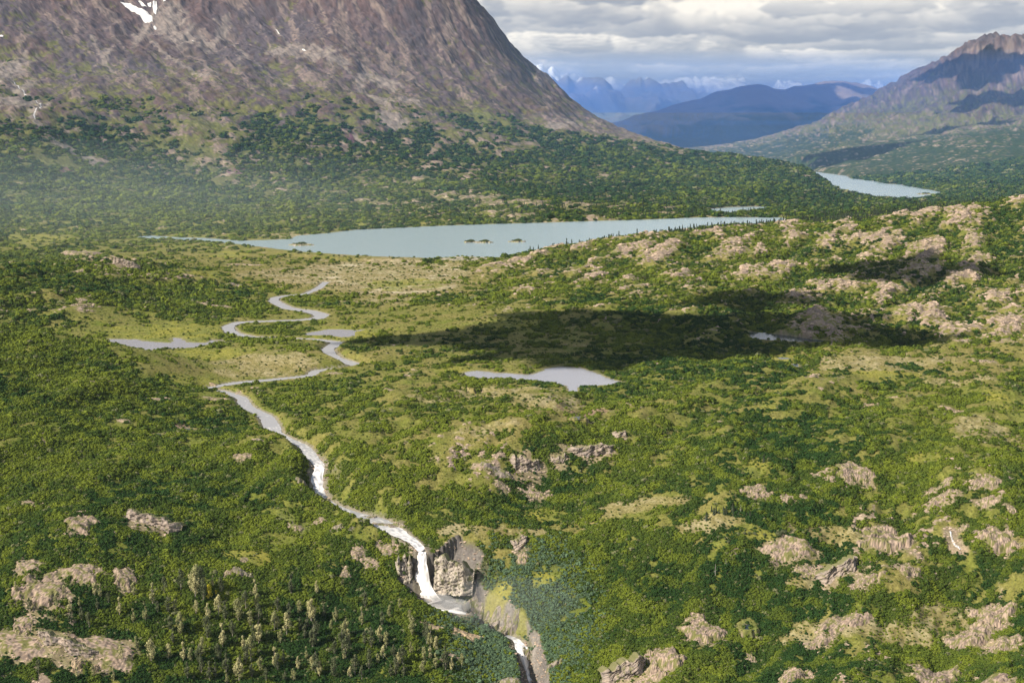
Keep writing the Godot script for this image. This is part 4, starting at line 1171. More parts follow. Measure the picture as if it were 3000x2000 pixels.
# ---------------------------------------------------------------- far hills and ranges
func far_ridge(called: String, label: String, crest: PackedFloat32Array, dist: float, front: float, back: float, rough: float, wave: float, low: Color, high: Color, snow: float, sd: int, nx: int, nz: int) -> void:
	var n_r := noise(wave, 6, sd, FastNoiseLite.FRACTAL_RIDGED)
	var n_s := noise(wave * 0.25, 4, sd + 1)
	var x0 := crest[0]; var x1 := crest[crest.size() - 2]
	var v := PackedVector3Array(); var cc := PackedColorArray()
	var k := 0
	for i in nx + 1:
		var x := lerpf(x0, x1, float(i) / nx)
		while k < crest.size() / 2 - 2 and crest[k * 2 + 2] < x: k += 1
		var t := clampf((x - crest[k * 2]) / (crest[k * 2 + 2] - crest[k * 2]), 0.0, 1.0)
		var top := lerpf(crest[k * 2 + 1], crest[k * 2 + 3], t * t * (3.0 - 2.0 * t) * 0.5 + t * 0.5)
		if snow > 0.0: top += (n_r.get_noise_2d(x * 2.6, 900.0) + n_s.get_noise_2d(x * 2.0, 50.0) * 0.9) * rough * 0.36
		for j in nz + 1:
			var u := float(j) / nz
			var z := -dist + lerpf(front, -back, u)
			var q := (z + dist) / front if z > -dist else (-dist - z) / back
			var p := 1.0 - q
			var prof := p * p * 0.45 + p * 0.55
			var rg := n_r.get_noise_2d(x, z * 0.55)
			var y := -40.0 + (top + 40.0) * prof + rough * rg * (1.0 - p * p) * sqrt(maxf(p, 0.0)) * 2.0 + n_s.get_noise_2d(x, z) * rough * 0.25 * (0.2 + 0.8 * sqrt(maxf(p, 0.0)))
			v.append(Vector3(x, y, z))
			var kk := y / maxf(top, 1.0) + n_s.get_noise_2d(x, z * 0.6) * 0.35 + rg * 0.15
			var c := mix3(low, high, smooth(0.45, 0.8, kk))
			if snow > 0.0: c = mix3(c, Color(0.76, 0.77, 0.79), smooth(snow, snow + 0.2, kk + rg * 0.45 + n_s.get_noise_2d(x * 3.0, z) * 0.4))
			cc.append(c)
	var nn := PackedVector3Array(); nn.resize(v.size())
	var idx := PackedInt32Array()
	for i in nx + 1:
		for j in nz + 1:
			var a := v[mini(i + 1, nx) * (nz + 1) + j] - v[maxi(i - 1, 0) * (nz + 1) + j]
			var b := v[i * (nz + 1) + maxi(j - 1, 0)] - v[i * (nz + 1) + mini(j + 1, nz)]
			nn[i * (nz + 1) + j] = b.cross(a).normalized()
			if i < nx and j < nz:
				var o := i * (nz + 1) + j
				idx.append_array(PackedInt32Array([o, o + 1, o + nz + 1, o + nz + 1, o + 1, o + nz + 2]))
	tag(put(called, arrays_mesh(v, nn, cc, idx), material(called, Color(1, 1, 1))), label, "", "", "structure")

# ---------------------------------------------------------------- water
func water_material(called: String, albedo: Color, rough: float, ripple: float, wave: float) -> StandardMaterial3D:
	var m := material(called, albedo, rough, false)
	m.metallic_specular = 0.5
	var t := NoiseTexture2D.new()
	t.width = 512; t.height = 512; t.seamless = true; t.as_normal_map = true; t.bump_strength = 6.0
	t.noise = noise(24.0, 4, 60)
	m.normal_enabled = true
	m.normal_texture = t
	m.normal_scale = ripple
	m.uv1_triplanar = true; m.uv1_world_triplanar = true
	m.uv1_scale = Vector3.ONE / wave
	return m

func waters() -> void:
	var lake := water_material("silty turquoise lake water", Color(0.235, 0.315, 0.345), 0.22, 0.25, 60.0)
	var pond := water_material("shallow pond water", Color(0.25, 0.255, 0.285), 0.15, 0.12, 30.0)
	var dark := water_material("dark tarn water", Color(0.03, 0.045, 0.06), 0.1, 0.1, 20.0)
	var labels := {"lake": "large turquoise grey lake behind the delta flat", "far_lake": "distant pale lake at the foot of the right mountain", "back_water": "narrow water strip just behind the right end of the lake", "marsh_pond": "shallow pond with grassy spits at the left", "braid_pond": "shallow braided pond right of the river loops", "heart_pond": "silver grey heart shaped pond in the middle", "tarn": "dark blue tarn in cloud shadow among the granite hills"}
	for wdata in WATERS:
		var flat: PackedFloat32Array = wdata[2]
		var poly := PackedVector2Array()
		for k in flat.size() / 2:
			poly.append(Vector2(flat[k * 2], flat[k * 2 + 1]))
		var grown := Geometry2D.offset_polygon(poly, 14.0 if poly.size() > 15 else 4.0)
		var big: PackedVector2Array = grown[0]
		var tri := Geometry2D.triangulate_polygon(big)
		var v := PackedVector3Array(); var n := PackedVector3Array()
		for p in big:
			v.append(Vector3(p.x, wdata[1], p.y)); n.append(Vector3.UP)
		var called: String = wdata[0]
		var mat := lake if called in ["lake", "far_lake", "back_water"] else (dark if called in ["tarn", "pool"] else pond)
		var o := put(called, arrays_mesh(v, n, PackedColorArray(), tri), mat)
		tag(o, labels.get(called, "small pool of still water among shrubs and rock"), "", "", "structure")
	river_mesh()
	for k in CASCADES: cascade(k[0], k[1], k[2])

func river_mesh() -> void:
	var n := RIVER.size() / 4
	var nf := noise(5.0, 4, 71)
	var nl := noise(16.0, 3, 72)
	var sec := [[0, 46, "river", "pale silty river winding from the delta down to the falls"], [46, 55, "waterfall", "tall white waterfall plunging into the spray filled gorge"], [55, n - 1, "torrent", "white torrent in the gorge below the tall waterfall"]]
	var wm := material("silty white water", Color(1, 1, 1), 0.35)
	wm.metallic_specular = 0.5
	for s in sec:
		var v := PackedVector3Array(); var cc := PackedColorArray(); var idx := PackedInt32Array()
		var across := 12
		var rows := 0
		var path := 0.0
		for k in range(s[0], s[1]):
			var p: Array = []
			for q in [k - 1, k, k + 1, k + 2]:
				var o: int = clampi(q, 0, n - 1) * 4
				p.append(Vector3(RIVER[o], RIVER[o + 1], RIVER[o + 2]))
			var w0 := RIVER[k * 4 + 3]; var w1 := RIVER[k * 4 + 7]
			var steps := maxi(3, int((p[2] - p[1]).length() / 2.0))
			for j in range(0, steps + (1 if k == s[1] - 1 else 0)):
				var t := float(j) / steps
				var at: Vector3 = p[1].cubic_interpolate(p[2], p[0], p[3], t)
				var nx: Vector3 = p[1].cubic_interpolate(p[2], p[0], p[3], t + 0.04)
				var dirn := nx - at
				var steep := clampf(-dirn.y / maxf(Vector2(dirn.x, dirn.z).length(), 0.001), 0.0, 3.0)
				var side := Vector3(-dirn.z, 0, dirn.x).normalized()
				var outw := Vector3(dirn.x, 0, dirn.z).normalized()
				if at.y < -38.5 and at.y > -72.0:
					side = Vector3(0.985, 0, 0.17); outw = Vector3(-0.17, 0, 0.985)
				var w := lerpf(w0, w1, t) * 0.5
				path += dirn.length() / 0.04 / steps
				for i in across + 1:
					var u := -1.0 + 2.0 * i / across
					var e := side * (u * (w + nl.get_noise_2d(path, signf(u) * 9.0) * w * 0.22))
					var q := at + e
					var foamy := smooth(0.03, 0.16, steep)
					if at.y > -76.2 and at.y < -39.0: foamy = 1.0
					if at.y > -7.0: foamy *= 0.2
					elif at.y > -37.0: foamy *= 0.7
					var bump := nf.get_noise_2d(path * 0.8, u * w * 1.5)
					if foamy > 0.0:
						q.y += bump * 0.7 * foamy
						q += outw * (clampf(steep, 0.0, 1.0) * (1.6 * (1.0 - u * u) + bump * 1.2))
					v.append(q)
					var white := foamy * smooth(-0.45, 0.15, bump) if steep < 1.0 else 0.75 + bump * 0.5
					white = maxf(white, smooth(0.25, 0.5, bump + (0.12 if at.y < -2.5 else -0.2)) * 0.5)
					cc.append(mix3(Color(0.26, 0.265, 0.28), Color(0.74, 0.72, 0.70), white))
				rows += 1
		for r in rows - 1:
			for i in across:
				var o := r * (across + 1) + i
				idx.append_array(PackedInt32Array([o, o + across + 1, o + 1, o + 1, o + across + 1, o + across + 2]))
		var nn := smooth_normals(v, idx)
		tag(put(s[2], arrays_mesh(v, nn, cc, idx), wm), s[3], "", "", "structure")

func cascade(label: String, flat: PackedFloat32Array, wide: float) -> void:
	# a thin white stream falling over rock
	var nf := noise(2.0, 3, 77)
	var v := PackedVector3Array(); var cc := PackedColorArray(); var idx := PackedInt32Array()
	var rows := 0
	for k in flat.size() / 2 - 1:
		var a := Vector2(flat[k * 2], flat[k * 2 + 1]); var b := Vector2(flat[k * 2 + 2], flat[k * 2 + 3])
		var steps := maxi(3, int(a.distance_to(b) / 0.8))
		var side := (b - a).orthogonal().normalized()
		for j in steps:
			var p := a.lerp(b, float(j) / steps)
			for i in 5:
				var q := p + side * ((i - 2) * 0.5 * wide * (1.0 + nf.get_noise_1d(rows) * 0.5))
				v.append(Vector3(q.x, height_at(q.x, q.y) + 0.9 - absf(i - 2) * 0.3 + nf.get_noise_2d(q.x, q.y) * 0.3, q.y))
				cc.append(mix3(Color(0.6, 0.59, 0.58), Color(0.13, 0.12, 0.12), 0.45 + nf.get_noise_2d(rows * 0.7, i * 2.0) * 1.6))
			rows += 1
	for r in rows - 1:
		for i in 4:
			var o := r * 5 + i
			idx.append_array(PackedInt32Array([o, o + 1, o + 5, o + 1, o + 6, o + 5]))
	var m := material("white water", Color(1, 1, 1), 0.4)
	m.cull_mode = BaseMaterial3D.CULL_DISABLED
	tag(put("cascade", arrays_mesh(v, smooth_normals(v, idx), cc, idx), m), label, "", "", "structure")

func smooth_normals(v: PackedVector3Array, idx: PackedInt32Array) -> PackedVector3Array:
	var nn := PackedVector3Array(); nn.resize(v.size())
	for q in range(0, idx.size(), 3):
		var a := v[idx[q]]; var b := v[idx[q + 1]]; var c := v[idx[q + 2]]
		var f := (c - a).cross(b - a)
		nn[idx[q]] += f; nn[idx[q + 1]] += f; nn[idx[q + 2]] += f
	for i in nn.size():
		nn[i] = nn[i].normalized() if nn[i].length_squared() > 1e-12 else Vector3.UP
	return nn

# ---------------------------------------------------------------- plants and stones
func leaf_cloud(count: int, leaf: float, sd: int, place: Callable, tone := 0.25) -> ArrayMesh:
	# leaf faces spread over and through a crown, each with the crown's own outward lean
	var g := RandomNumberGenerator.new(); g.seed = sd
	var v := PackedVector3Array(); var nn := PackedVector3Array(); var cc := PackedColorArray(); var idx := PackedInt32Array()
	for i in count:
		var pn: Array = place.call(g)
		var p: Vector3 = pn[0]
		var o: Vector3 = pn[1]
		var face := (o + Vector3(g.randf_range(-1, 1), g.randf_range(-0.6, 1.2), g.randf_range(-1, 1)) * 0.75).normalized()
		var a := face.cross(Vector3(g.randf_range(-1, 1), g.randf_range(-1, 1), g.randf_range(-1, 1))).normalized()
		var b := face.cross(a)
		var s := leaf * g.randf_range(0.6, 1.25)
		var base := v.size()
		v.append(p - a * s - b * s * 0.5); v.append(p + a * s * 0.9 - b * s * 0.6); v.append(p + a * s * 0.5 + b * s); v.append(p - a * s * 0.7 + b * s * 0.7)
		var nrm := (face * 0.6 + o * 0.6).normalized()
		var k := 1.0 + g.randf_range(-tone, tone)
		for q in 4:
			nn.append(nrm); cc.append(Color(k, k * g.randf_range(0.96, 1.04), k))
		idx.append_array(PackedInt32Array([base, base + 2, base + 1, base, base + 3, base + 2]))
	return arrays_mesh(v, nn, cc, idx)

func shrub_mesh(sd: int, count: int, leaf: float) -> ArrayMesh:
	var lumps := []
	var g0 := RandomNumberGenerator.new(); g0.seed = sd
	for i in 5:
		var an := g0.randf() * TAU
		lumps.append([Vector3(cos(an) * g0.randf() * 0.55, g0.randf_range(0.25, 0.6), sin(an) * g0.randf() * 0.55), g0.randf_range(0.35, 0.6)])
	return leaf_cloud(count, leaf, sd, func(g: RandomNumberGenerator) -> Array:
		var l: Array = lumps[g.randi() % 5]
		var dv := Vector3(g.randfn(), absf(g.randfn()) * 0.9 - 0.15, g.randfn()).normalized()
		return [l[0] + dv * l[1] * g.randf_range(0.75, 1.05), dv])

func scatter(called: String, label: String, meshes: Array, mat: Material, spots: Array) -> void:
	for k in meshes.size():
		var mine: Array = spots[k]
		if mine.is_empty(): continue
		var mm := MultiMesh.new()
		mm.transform_format = MultiMesh.TRANSFORM_3D
		mm.use_colors = true
		mm.mesh = meshes[k]
		mm.instance_count = mine.size()
		for i in mine.size():
			mm.set_instance_transform(i, mine[i][0])
			mm.set_instance_color(i, mine[i][1])
		var o := MultiMeshInstance3D.new()
		o.name = numbered(called)
		o.multimesh = mm
		o.material_override = mat
		add_child(o, true)
		tag(o, label, "", "", "stuff")

func plants() -> void:
	rng.seed = 5
	var leaf_mat := material("leaves", Color(1, 1, 1), 0.85)
	leaf_mat.backlight_enabled = true
	leaf_mat.backlight = Color(0.35, 0.4, 0.2)
	leaf_mat.cull_mode = BaseMaterial3D.CULL_DISABLED
	var z_dark: PackedFloat32Array = zon[4]
	var meshes := [shrub_mesh(101, 95, 0.2), shrub_mesh(102, 95, 0.2), shrub_mesh(103, 110, 0.18), shrub_mesh(104, 80, 0.23)]
	var spots := [[], [], [], []]
	var stones := [[], []]
	var n_kind := noise(26.0, 4, 91)
	var spruces := [[], []]
	var d := 800.0
	while d < 6600.0:
		var space := clampf(1.42 * pow(d / 1000.0, 1.2), 1.3, 13.0)
		if d > 3900.0: space *= 1.15
		var s := -0.46
		while s < 0.46:
			var x := s * d + rng.randf_range(-0.5, 0.5) * space
			var z := -d + rng.randf_range(-0.5, 0.5) * space
			s += space / d
			var i := cell(x, z)
			var sh := shrub_m[i]
			if sh > 0.03 and rng.randf() < sh * 1.15:
				var size := space * rng.randf_range(0.6, 1.3) * (0.75 + 0.35 * sh)
				if rng.randf() < 0.06: size *= 1.6
				var y := height_at(x, z)
				var dark := clampf(z_dark[i] - tint_m[i] * 0.8 + (0.16 - 0.62 * smooth(0.02, 0.16, n_kind.get_noise_2d(x, z))) + rng.randf_range(-0.13, 0.13), 0.0, 1.0)
				var k := Color(0.130, 0.165, 0.019).lerp(Color(0.022, 0.053, 0.012), dark)
				if rng.randf() < 0.035: k = Color(0.15, 0.16, 0.075)
				# shrub colour turns pale blue green oftener towards the gorge below the falls
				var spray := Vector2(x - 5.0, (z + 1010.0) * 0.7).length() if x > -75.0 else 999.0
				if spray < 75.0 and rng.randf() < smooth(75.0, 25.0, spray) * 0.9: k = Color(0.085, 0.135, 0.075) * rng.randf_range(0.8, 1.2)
				var b := Basis(Vector3.UP, rng.randf() * TAU).scaled(Vector3(size, size * rng.randf_range(0.7, 1.15) * (1.0 if d < 2500.0 else 0.8), size))
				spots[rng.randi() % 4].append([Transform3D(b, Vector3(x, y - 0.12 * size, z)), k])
			elif sh <= 0.03 and rock_m[i] < 0.3 and wet[i] < 0.1 and d < 3000.0 and rng.randf() < 0.30:
				var low := rng.randf() > 0.1
				var size := space * rng.randf_range(0.4, 0.8)
				var gk := col[i]
				spots[rng.randi() % 4].append([Transform3D(Basis(Vector3.UP, rng.randf() * TAU).scaled(Vector3(size, size * (0.35 if low else 0.9), size)), Vector3(x, height_at(x, z) - 0.1 * size, z)), Color(gk.r * 0.85, gk.g * 0.95, gk.b * 0.8) if low else Color(0.065, 0.09, 0.022)])
			elif rock_m[i] > 0.35 and d < 3900.0 and rng.randf() < rock_m[i] * 0.30:
				var size := space * rng.randf_range(0.3, 0.95)
				var y := height_at(x, z)
				var b := Basis(Vector3.UP, rng.randf() * TAU).scaled(Vector3(size * 1.2, size * rng.randf_range(0.3, 0.75), size))
				var k := Color(0.42, 0.325, 0.245).lerp(Color(0.20, 0.16, 0.135), rng.randf())
				stones[rng.randi() % 2].append([Transform3D(b, Vector3(x, y - 0.1 * size, z)), k])
			elif d > 2900.0 and x > -350.0 and wet[i] < 0.2 and rock_m[i] < 0.5:
				var y := height_at(x, z)
				var want := 0.10 * smooth(100.0, 20.0, y) * smooth(-350.0, 500.0, x) * smooth(2900.0, 3300.0, d)
				if y > 0.4 and y < 110.0 and rng.randf() < want * 2.0:
					var size := rng.randf_range(7.0, 15.0)
					spruces[rng.randi() % 2].append([Transform3D(Basis(Vector3.UP, rng.randf() * TAU).scaled(Vector3.ONE * size), Vector3(x, y, z)), Color(0.035, 0.05, 0.03) * rng.randf_range(0.8, 1.3)])
			if d > 2900.0 and x > 100.0 and sh > 0.2 and rng.randf() < 0.10 * smooth(2900.0, 3400.0, d):
				var y2 := height_at(x, z)
				if y2 > 0.4 and y2 < 100.0:
					var sz := rng.randf_range(7.0, 15.0)
					spruces[rng.randi() % 2].append([Transform3D(Basis(Vector3.UP, rng.randf() * TAU).scaled(Vector3.ONE * sz), Vector3(x, y2, z)), Color(0.035, 0.05, 0.03) * rng.randf_range(0.8, 1.3)])
		d += space
	scatter("alder_thicket", "dense green alder and willow thicket covering slopes and hollows", meshes, leaf_mat, spots)
	var sm := material("stones", Color(1, 1, 1), 0.95)
	scatter("loose_rock", "broken pale rock strewn over the bare knobs and ridges", [stone_mesh(7), stone_mesh(8)], sm, stones)
	scatter("spruce_wood", "dark pointed spruces wooding the far lake shores", [spruce_mesh(31, 60), spruce_mesh(32, 60)], leaf_mat, spruces)

func stone_mesh(sd: int) -> ArrayMesh:
	var g := noise(0.9, 3, sd)
	var st := SurfaceTool.new()
	st.begin(Mesh.PRIMITIVE_TRIANGLES)
	st.set_smooth_group(-1)
	var pt := func(a: int, b: int) -> Vector3:
		var th := TAU * (a % 9) / 9.0; var ph := PI * 0.5 * (1.0 - b / 4.0)
		var dv := Vector3(cos(th) * cos(ph), sin(ph), sin(th) * cos(ph))
		dv = Vector3(signf(dv.x) * pow(absf(dv.x), 0.7), dv.y, signf(dv.z) * pow(absf(dv.z), 0.7))
		return dv * (0.8 + g.get_noise_3dv(dv) * 0.7) - Vector3(0, 0.15 * (1.0 if b == 4 else 0.0), 0)
	for b in 4:
		for a in 9:
			st.add_vertex(pt.call(a, b)); st.add_vertex(pt.call(a, b + 1)); st.add_vertex(pt.call(a + 1, b + 1))
			if b > 0:
				st.add_vertex(pt.call(a, b)); st.add_vertex(pt.call(a + 1, b + 1)); st.add_vertex(pt.call(a + 1, b))
	st.generate_normals()
	return st.commit()

func spruce_mesh(sd: int, count: int) -> ArrayMesh:
	return leaf_cloud(count, 0.075, sd, func(g: RandomNumberGenerator) -> Array:
		var t := pow(g.randf(), 0.7)
		var an := g.randf() * TAU
		var rr := (1.0 - t) * 0.17 * g.randf_range(0.55, 1.1) + 0.01
		return [Vector3(cos(an) * rr, 0.06 + 0.94 * t - rr * 0.3, sin(an) * rr), Vector3(cos(an), 0.35, sin(an)).normalized()])

func tube(st: SurfaceTool, a: Vector3, b: Vector3, ra: float, rb: float, sides := 6) -> void:
	var dv := (b - a).normalized()
	var u := dv.cross(Vector3(0.31, 0.2, 0.93)).normalized()
	var w := dv.cross(u)
	for k in sides:
		var t0 := TAU * k / sides; var t1 := TAU * (k + 1) / sides
		var o0 := u * cos(t0) + w * sin(t0); var o1 := u * cos(t1) + w * sin(t1)
		st.add_vertex(a + o0 * ra); st.add_vertex(b + o0 * rb); st.add_vertex(b + o1 * rb)
		st.add_vertex(a + o0 * ra); st.add_vertex(b + o1 * rb); st.add_vertex(a + o1 * ra)

func trunk_mesh(sd: int, bare: bool) -> ArrayMesh:
	var g := RandomNumberGenerator.new(); g.seed = sd
	var st := SurfaceTool.new()
	st.begin(Mesh.PRIMITIVE_TRIANGLES)
	var p := Vector3(0, -0.04, 0)
	var r := 0.020
	for k in 6:
		var q := Vector3(g.randf_range(-0.012, 0.012), (k + 1) / 6.0 * 0.95, g.randf_range(-0.012, 0.012))
		tube(st, p, q, r, r * 0.78)
		if k > 0:
			for j in (5 if bare else 3):
				var an := g.randf() * TAU
				var from := p.lerp(q, g.randf())
				var ln := (0.20 if bare else 0.15) * (1.05 - k / 6.5)
				var end := from + Vector3(cos(an) * ln, ln * g.randf_range(0.2, 0.9), sin(an) * ln)
				tube(st, from, end, r * 0.45, r * 0.1, 4)
		p = q
		r *= 0.78
	st.generate_normals()
	return st.commit()

func poplar_crown(sd: int, wide: float) -> ArrayMesh:
	var g0 := RandomNumberGenerator.new(); g0.seed = sd
	var lumps := []
	for i in 15:
		var t := g0.randf_range(0.0, 1.0)
		var an := g0.randf() * TAU
		var prof := sin(PI * pow(t, 0.72)) * 0.8 + 0.2
		var rr := wide * prof * g0.randf_range(0.3, 0.8)
		lumps.append([Vector3(cos(an) * rr, 0.22 + 0.70 * t, sin(an) * rr), wide * g0.randf_range(0.32, 0.62) * (1.1 - 0.45 * t)])
	return leaf_cloud(900, 0.021, sd, func(g: RandomNumberGenerator) -> Array:
		var l: Array = lumps[g.randi() % 15]
		var dv := Vector3(g.randfn(), g.randfn() * 1.1, g.randfn()).normalized()
		return [l[0] + dv * Vector3(1, 1.35, 1) * l[1] * g.randf_range(0.7, 1.08), dv], 0.3)

func trees() -> void:
	rng.seed = 9
	var bark := material("pale bark", Color(0.26, 0.23, 0.20), 0.9, false)
	var grey := material("bare grey wood", Color(0.38, 0.35, 0.32), 0.9, false)
	var leafs := []
	for k in [Color(0.36, 0.34, 0.17), Color(0.23, 0.235, 0.105), Color(0.085, 0.10, 0.05), Color(0.55, 0.48, 0.04), Color(0.05, 0.065, 0.038)]:
		var m := material("tree leaves", k, 0.85)
		m.backlight_enabled = true
		m.backlight = Color(0.3, 0.32, 0.15)
		m.cull_mode = BaseMaterial3D.CULL_DISABLED
		leafs.append(m)
	var crowns := []
	for k in 6: crowns.append(poplar_crown(200 + k, [0.15, 0.18, 0.21, 0.17, 0.24, 0.2][k]))
	var trunks := [trunk_mesh(301, false), trunk_mesh(302, false), trunk_mesh(303, false)]
	var dead := trunk_mesh(310, true)
	var cone := [spruce_mesh(321, 420), spruce_mesh(322, 420)]
	for i in TREES.size() / 4:
		var x := TREES[i * 4]; var z := TREES[i * 4 + 1]; var h := TREES[i * 4 + 2]
		var kind := int(TREES[i * 4 + 3])
		var label: String = TREE_LABELS[TREE_LABEL_OF[i]]
		var t := Node3D.new()
		t.name = numbered(["poplar_tree", "dark_tree", "yellow_tree", "spruce_tree", "dead_tree"][kind])
		add_child(t, true)
		t.position = Vector3(x, height_at(x, z) - 0.2, z)
		t.rotation.y = rng.randf() * TAU
		t.scale = Vector3(h, h, h) * 1.3
		tag(t, label, ["poplar", "tree", "tree", "spruce", "snag"][kind], "scattered trees of the lower slope" if z > -1085.0 and x < 20.0 else "small trees of the right shelf")
		if kind == 4:
			put("trunk", dead, grey, t)
		else:
			put("trunk", trunks[rng.randi() % 3], bark, t)
			var tone: Material = leafs[[0, 0, 1, 1, 2][rng.randi() % 5]] if kind == 0 else leafs[[0, 2, 3, 4][kind]]
			put("crown", cone[i % 2] if kind == 3 else crowns[rng.randi() % 6], tone, t)
	var bush: Material = leafs[2]
	for i in BUSHES.size() / 3:
		var x := BUSHES[i * 3]; var z := BUSHES[i * 3 + 1]; var r := BUSHES[i * 3 + 2]
		var t := Node3D.new()
		t.name = numbered("round_bush")
		add_child(t, true)
		t.position = Vector3(x, height_at(x, z), z)
		t.scale = Vector3(r, r * 0.85, r) * 1.1
		t.rotation.y = i * 1.3
		tag(t, BUSH_LABELS[i], "bush", "dark bushes of the yellow clearing")
		var st := SurfaceTool.new()
		st.begin(Mesh.PRIMITIVE_TRIANGLES)
		for k in 5: tube(st, Vector3(0, -0.1, 0), Vector3(cos(k * 1.3) * 0.4, 0.5, sin(k * 1.3) * 0.4), 0.05, 0.02, 4)
		st.generate_normals()
		put("stems", st.commit(), bark, t)
		put("foliage", shrub_mesh(400 + i, 420, 0.095), bush, t)

# ---------------------------------------------------------------- outcrops
func outcrop_mesh(at: Vector2, base: float, rx: float, h: float, rz: float, yaw: float, sd: int, tone: int, on_ground: bool) -> ArrayMesh:
	# a knob or broken face of rock that follows the ground it breaks out of; where it dips below, the ground covers it
	var size := maxf(rx, rz)
	var nl := noise(size * 0.9, 3, sd)
	var nc := noise(size * 0.30 + 0.6, 4, sd + 1, FastNoiseLite.FRACTAL_RIDGED)
	var nf := noise(maxf(size * 0.12, 1.1), 3, sd + 2)
	var cliff := tone == 1 or tone == 3
	var nu := clampi(int(rx * 2.5 / 0.8), 16, 46)
	var nv := clampi(int(rz * 2.5 / 0.8), 14, 40)
	var pale: Color = [Color(0.45, 0.345, 0.265), Color(0.37, 0.315, 0.265), Color(0.50, 0.385, 0.26), Color(0.52, 0.465, 0.395)][tone]
	var dark: Color = [Color(0.20, 0.15, 0.12), Color(0.13, 0.11, 0.10), Color(0.30, 0.21, 0.135), Color(0.27, 0.245, 0.225)][tone]
	var v := PackedVector3Array(); var cc := PackedColorArray()
	for j in nv + 1:
		for i in nu + 1:
			var u := -1.25 + 2.5 * i / nu
			var w := -1.25 + 2.5 * j / nv
			var lx := u * rx; var lz := w * rz
			var p := Vector2(lx * cos(yaw) + lz * sin(yaw), -lx * sin(yaw) + lz * cos(yaw))
			var r := sqrt(u * u + w * w) + nl.get_noise_2d(p.x, p.y) * 0.62 + nf.get_noise_2d(p.x, p.y) * (0.04 if cliff else 0.12)
			var body := smooth(1.05, 0.45, r) - 0.16
			if cliff and w > 0.0: body = smooth(1.0, 0.70, r) - 0.16
			var crag := nc.get_noise_2d(p.x, p.y * 0.7)
			var f := nf.get_noise_2d(p.x * 1.4 + 70.0, p.y * 1.4)
			var off := h * (body * lerpf(0.5, 1.25, clampf(w * 0.5 + 0.5, 0.0, 1.0)) + maxf(body, 0.0) * (crag * 0.16 + f * 0.12 + nl.get_noise_2d(p.x * 1.2 + 40.0, p.y) * 0.35))
			# ledges that dip along the grain
			var cut := maxf(h * 0.3, 0.7)
			var q := off / cut + (lx + lz * 0.4) * 0.09
			off = lerpf(off, (floorf(q) + smooth(0.6, 1.0, q - floorf(q)) - (lx + lz * 0.4) * 0.09) * cut, 0.5 if body > 0.0 else 0.0)
			var y := (height_at(at.x + p.x, at.y + p.y) - base if on_ground else 0.0) + off
			v.append(Vector3(p.x, y, p.y))
			var k := mix3(pale, dark, 0.45 + f * 1.7 + nl.get_noise_2d(p.y, p.x) * 1.0 - crag * 0.4)
			k = mix3(k, Color(0.09, 0.08, 0.075), smooth(0.30, 0.55, nc.get_noise_2d(p.x * 1.9 + 30.0, p.y * 1.3)) * 0.65)
			k = mix3(k, Color(0.15, 0.16, 0.045), smooth(0.02, 0.2, nl.get_noise_2d(p.x * 2.3 + 9.0, p.y * 2.3) + f * 0.6) * (0.85 if tone != 2 else 0.3))
			cc.append(k)
	var st := SurfaceTool.new()
	st.begin(Mesh.PRIMITIVE_TRIANGLES)
	st.set_smooth_group(-1)
	for j in nv:
		for i in nu:
			var o := j * (nu + 1) + i
			for q in [o, o + 1, o + nu + 1, o + 1, o + nu + 2, o + nu + 1]:
				st.set_color(cc[q])
				st.add_vertex(v[q])
	st.generate_normals()
	return st.commit()

func outcrops() -> void:
	var m := material("bare rock", Color(1, 1, 1), 0.95)
	m.albedo_texture = grain_texture(22.0, 0.75, 1.0, 41)
	m.uv1_triplanar = true; m.uv1_world_triplanar = true
	m.uv1_scale = Vector3.ONE * 0.11
	for i in ROCKS.size() / 7:
		var x := ROCKS[i * 7]; var z := ROCKS[i * 7 + 1]
		var y := height_at(x, z)
		var wide := ROCKS[i * 7 + 2]; var tall := ROCKS[i * 7 + 3]
		if int(ROCKS[i * 7 + 6]) == 1 and tall > 4.0 and wide > 5.0 and river_d[cell(x, z)] > 40.0:
			var turn := ROCKS[i * 7 + 5] * 0.6
			var reach := Vector2(cos(turn), -sin(turn)) * wide * 0.9
			var f0 := Vector2(x, z + ROCKS[i * 7 + 4] * 0.35) - reach; var f1 := Vector2(x, z + ROCKS[i * 7 + 4] * 0.35) + reach
			cliff_wall(ROCK_LABELS[i], Vector3(f0.x, height_at(f0.x, f0.y) - 1.5, f0.y), Vector3(f1.x, height_at(f1.x, f1.y) - 1.5, f1.y), tall * 1.35 + 1.5, tall * 1.8, 640 + i * 2, m, Color(0.42, 0.345, 0.285))
			continue
		var o := put("rock_outcrop", outcrop_mesh(Vector2(x, z), y, ROCKS[i * 7 + 2], ROCKS[i * 7 + 3], ROCKS[i * 7 + 4], ROCKS[i * 7 + 5], 500 + i * 3, int(ROCKS[i * 7 + 6]), true), m)
		o.position = Vector3(x, y, z)
		tag(o, ROCK_LABELS[i], "rock", "bare rock outcrops among the shrubs")
	cliff_wall("big layered pale cliff on the right of the tall waterfall", Vector3(-63.5, -68, -1058), Vector3(-32, -67, -1047), 27.0, 9.0, 611, m)
	cliff_wall("dark grey cliff on the left of the tall waterfall", Vector3(-90, -60, -1056), Vector3(-76, -64, -1058), 21.0, 8.0, 617, m)

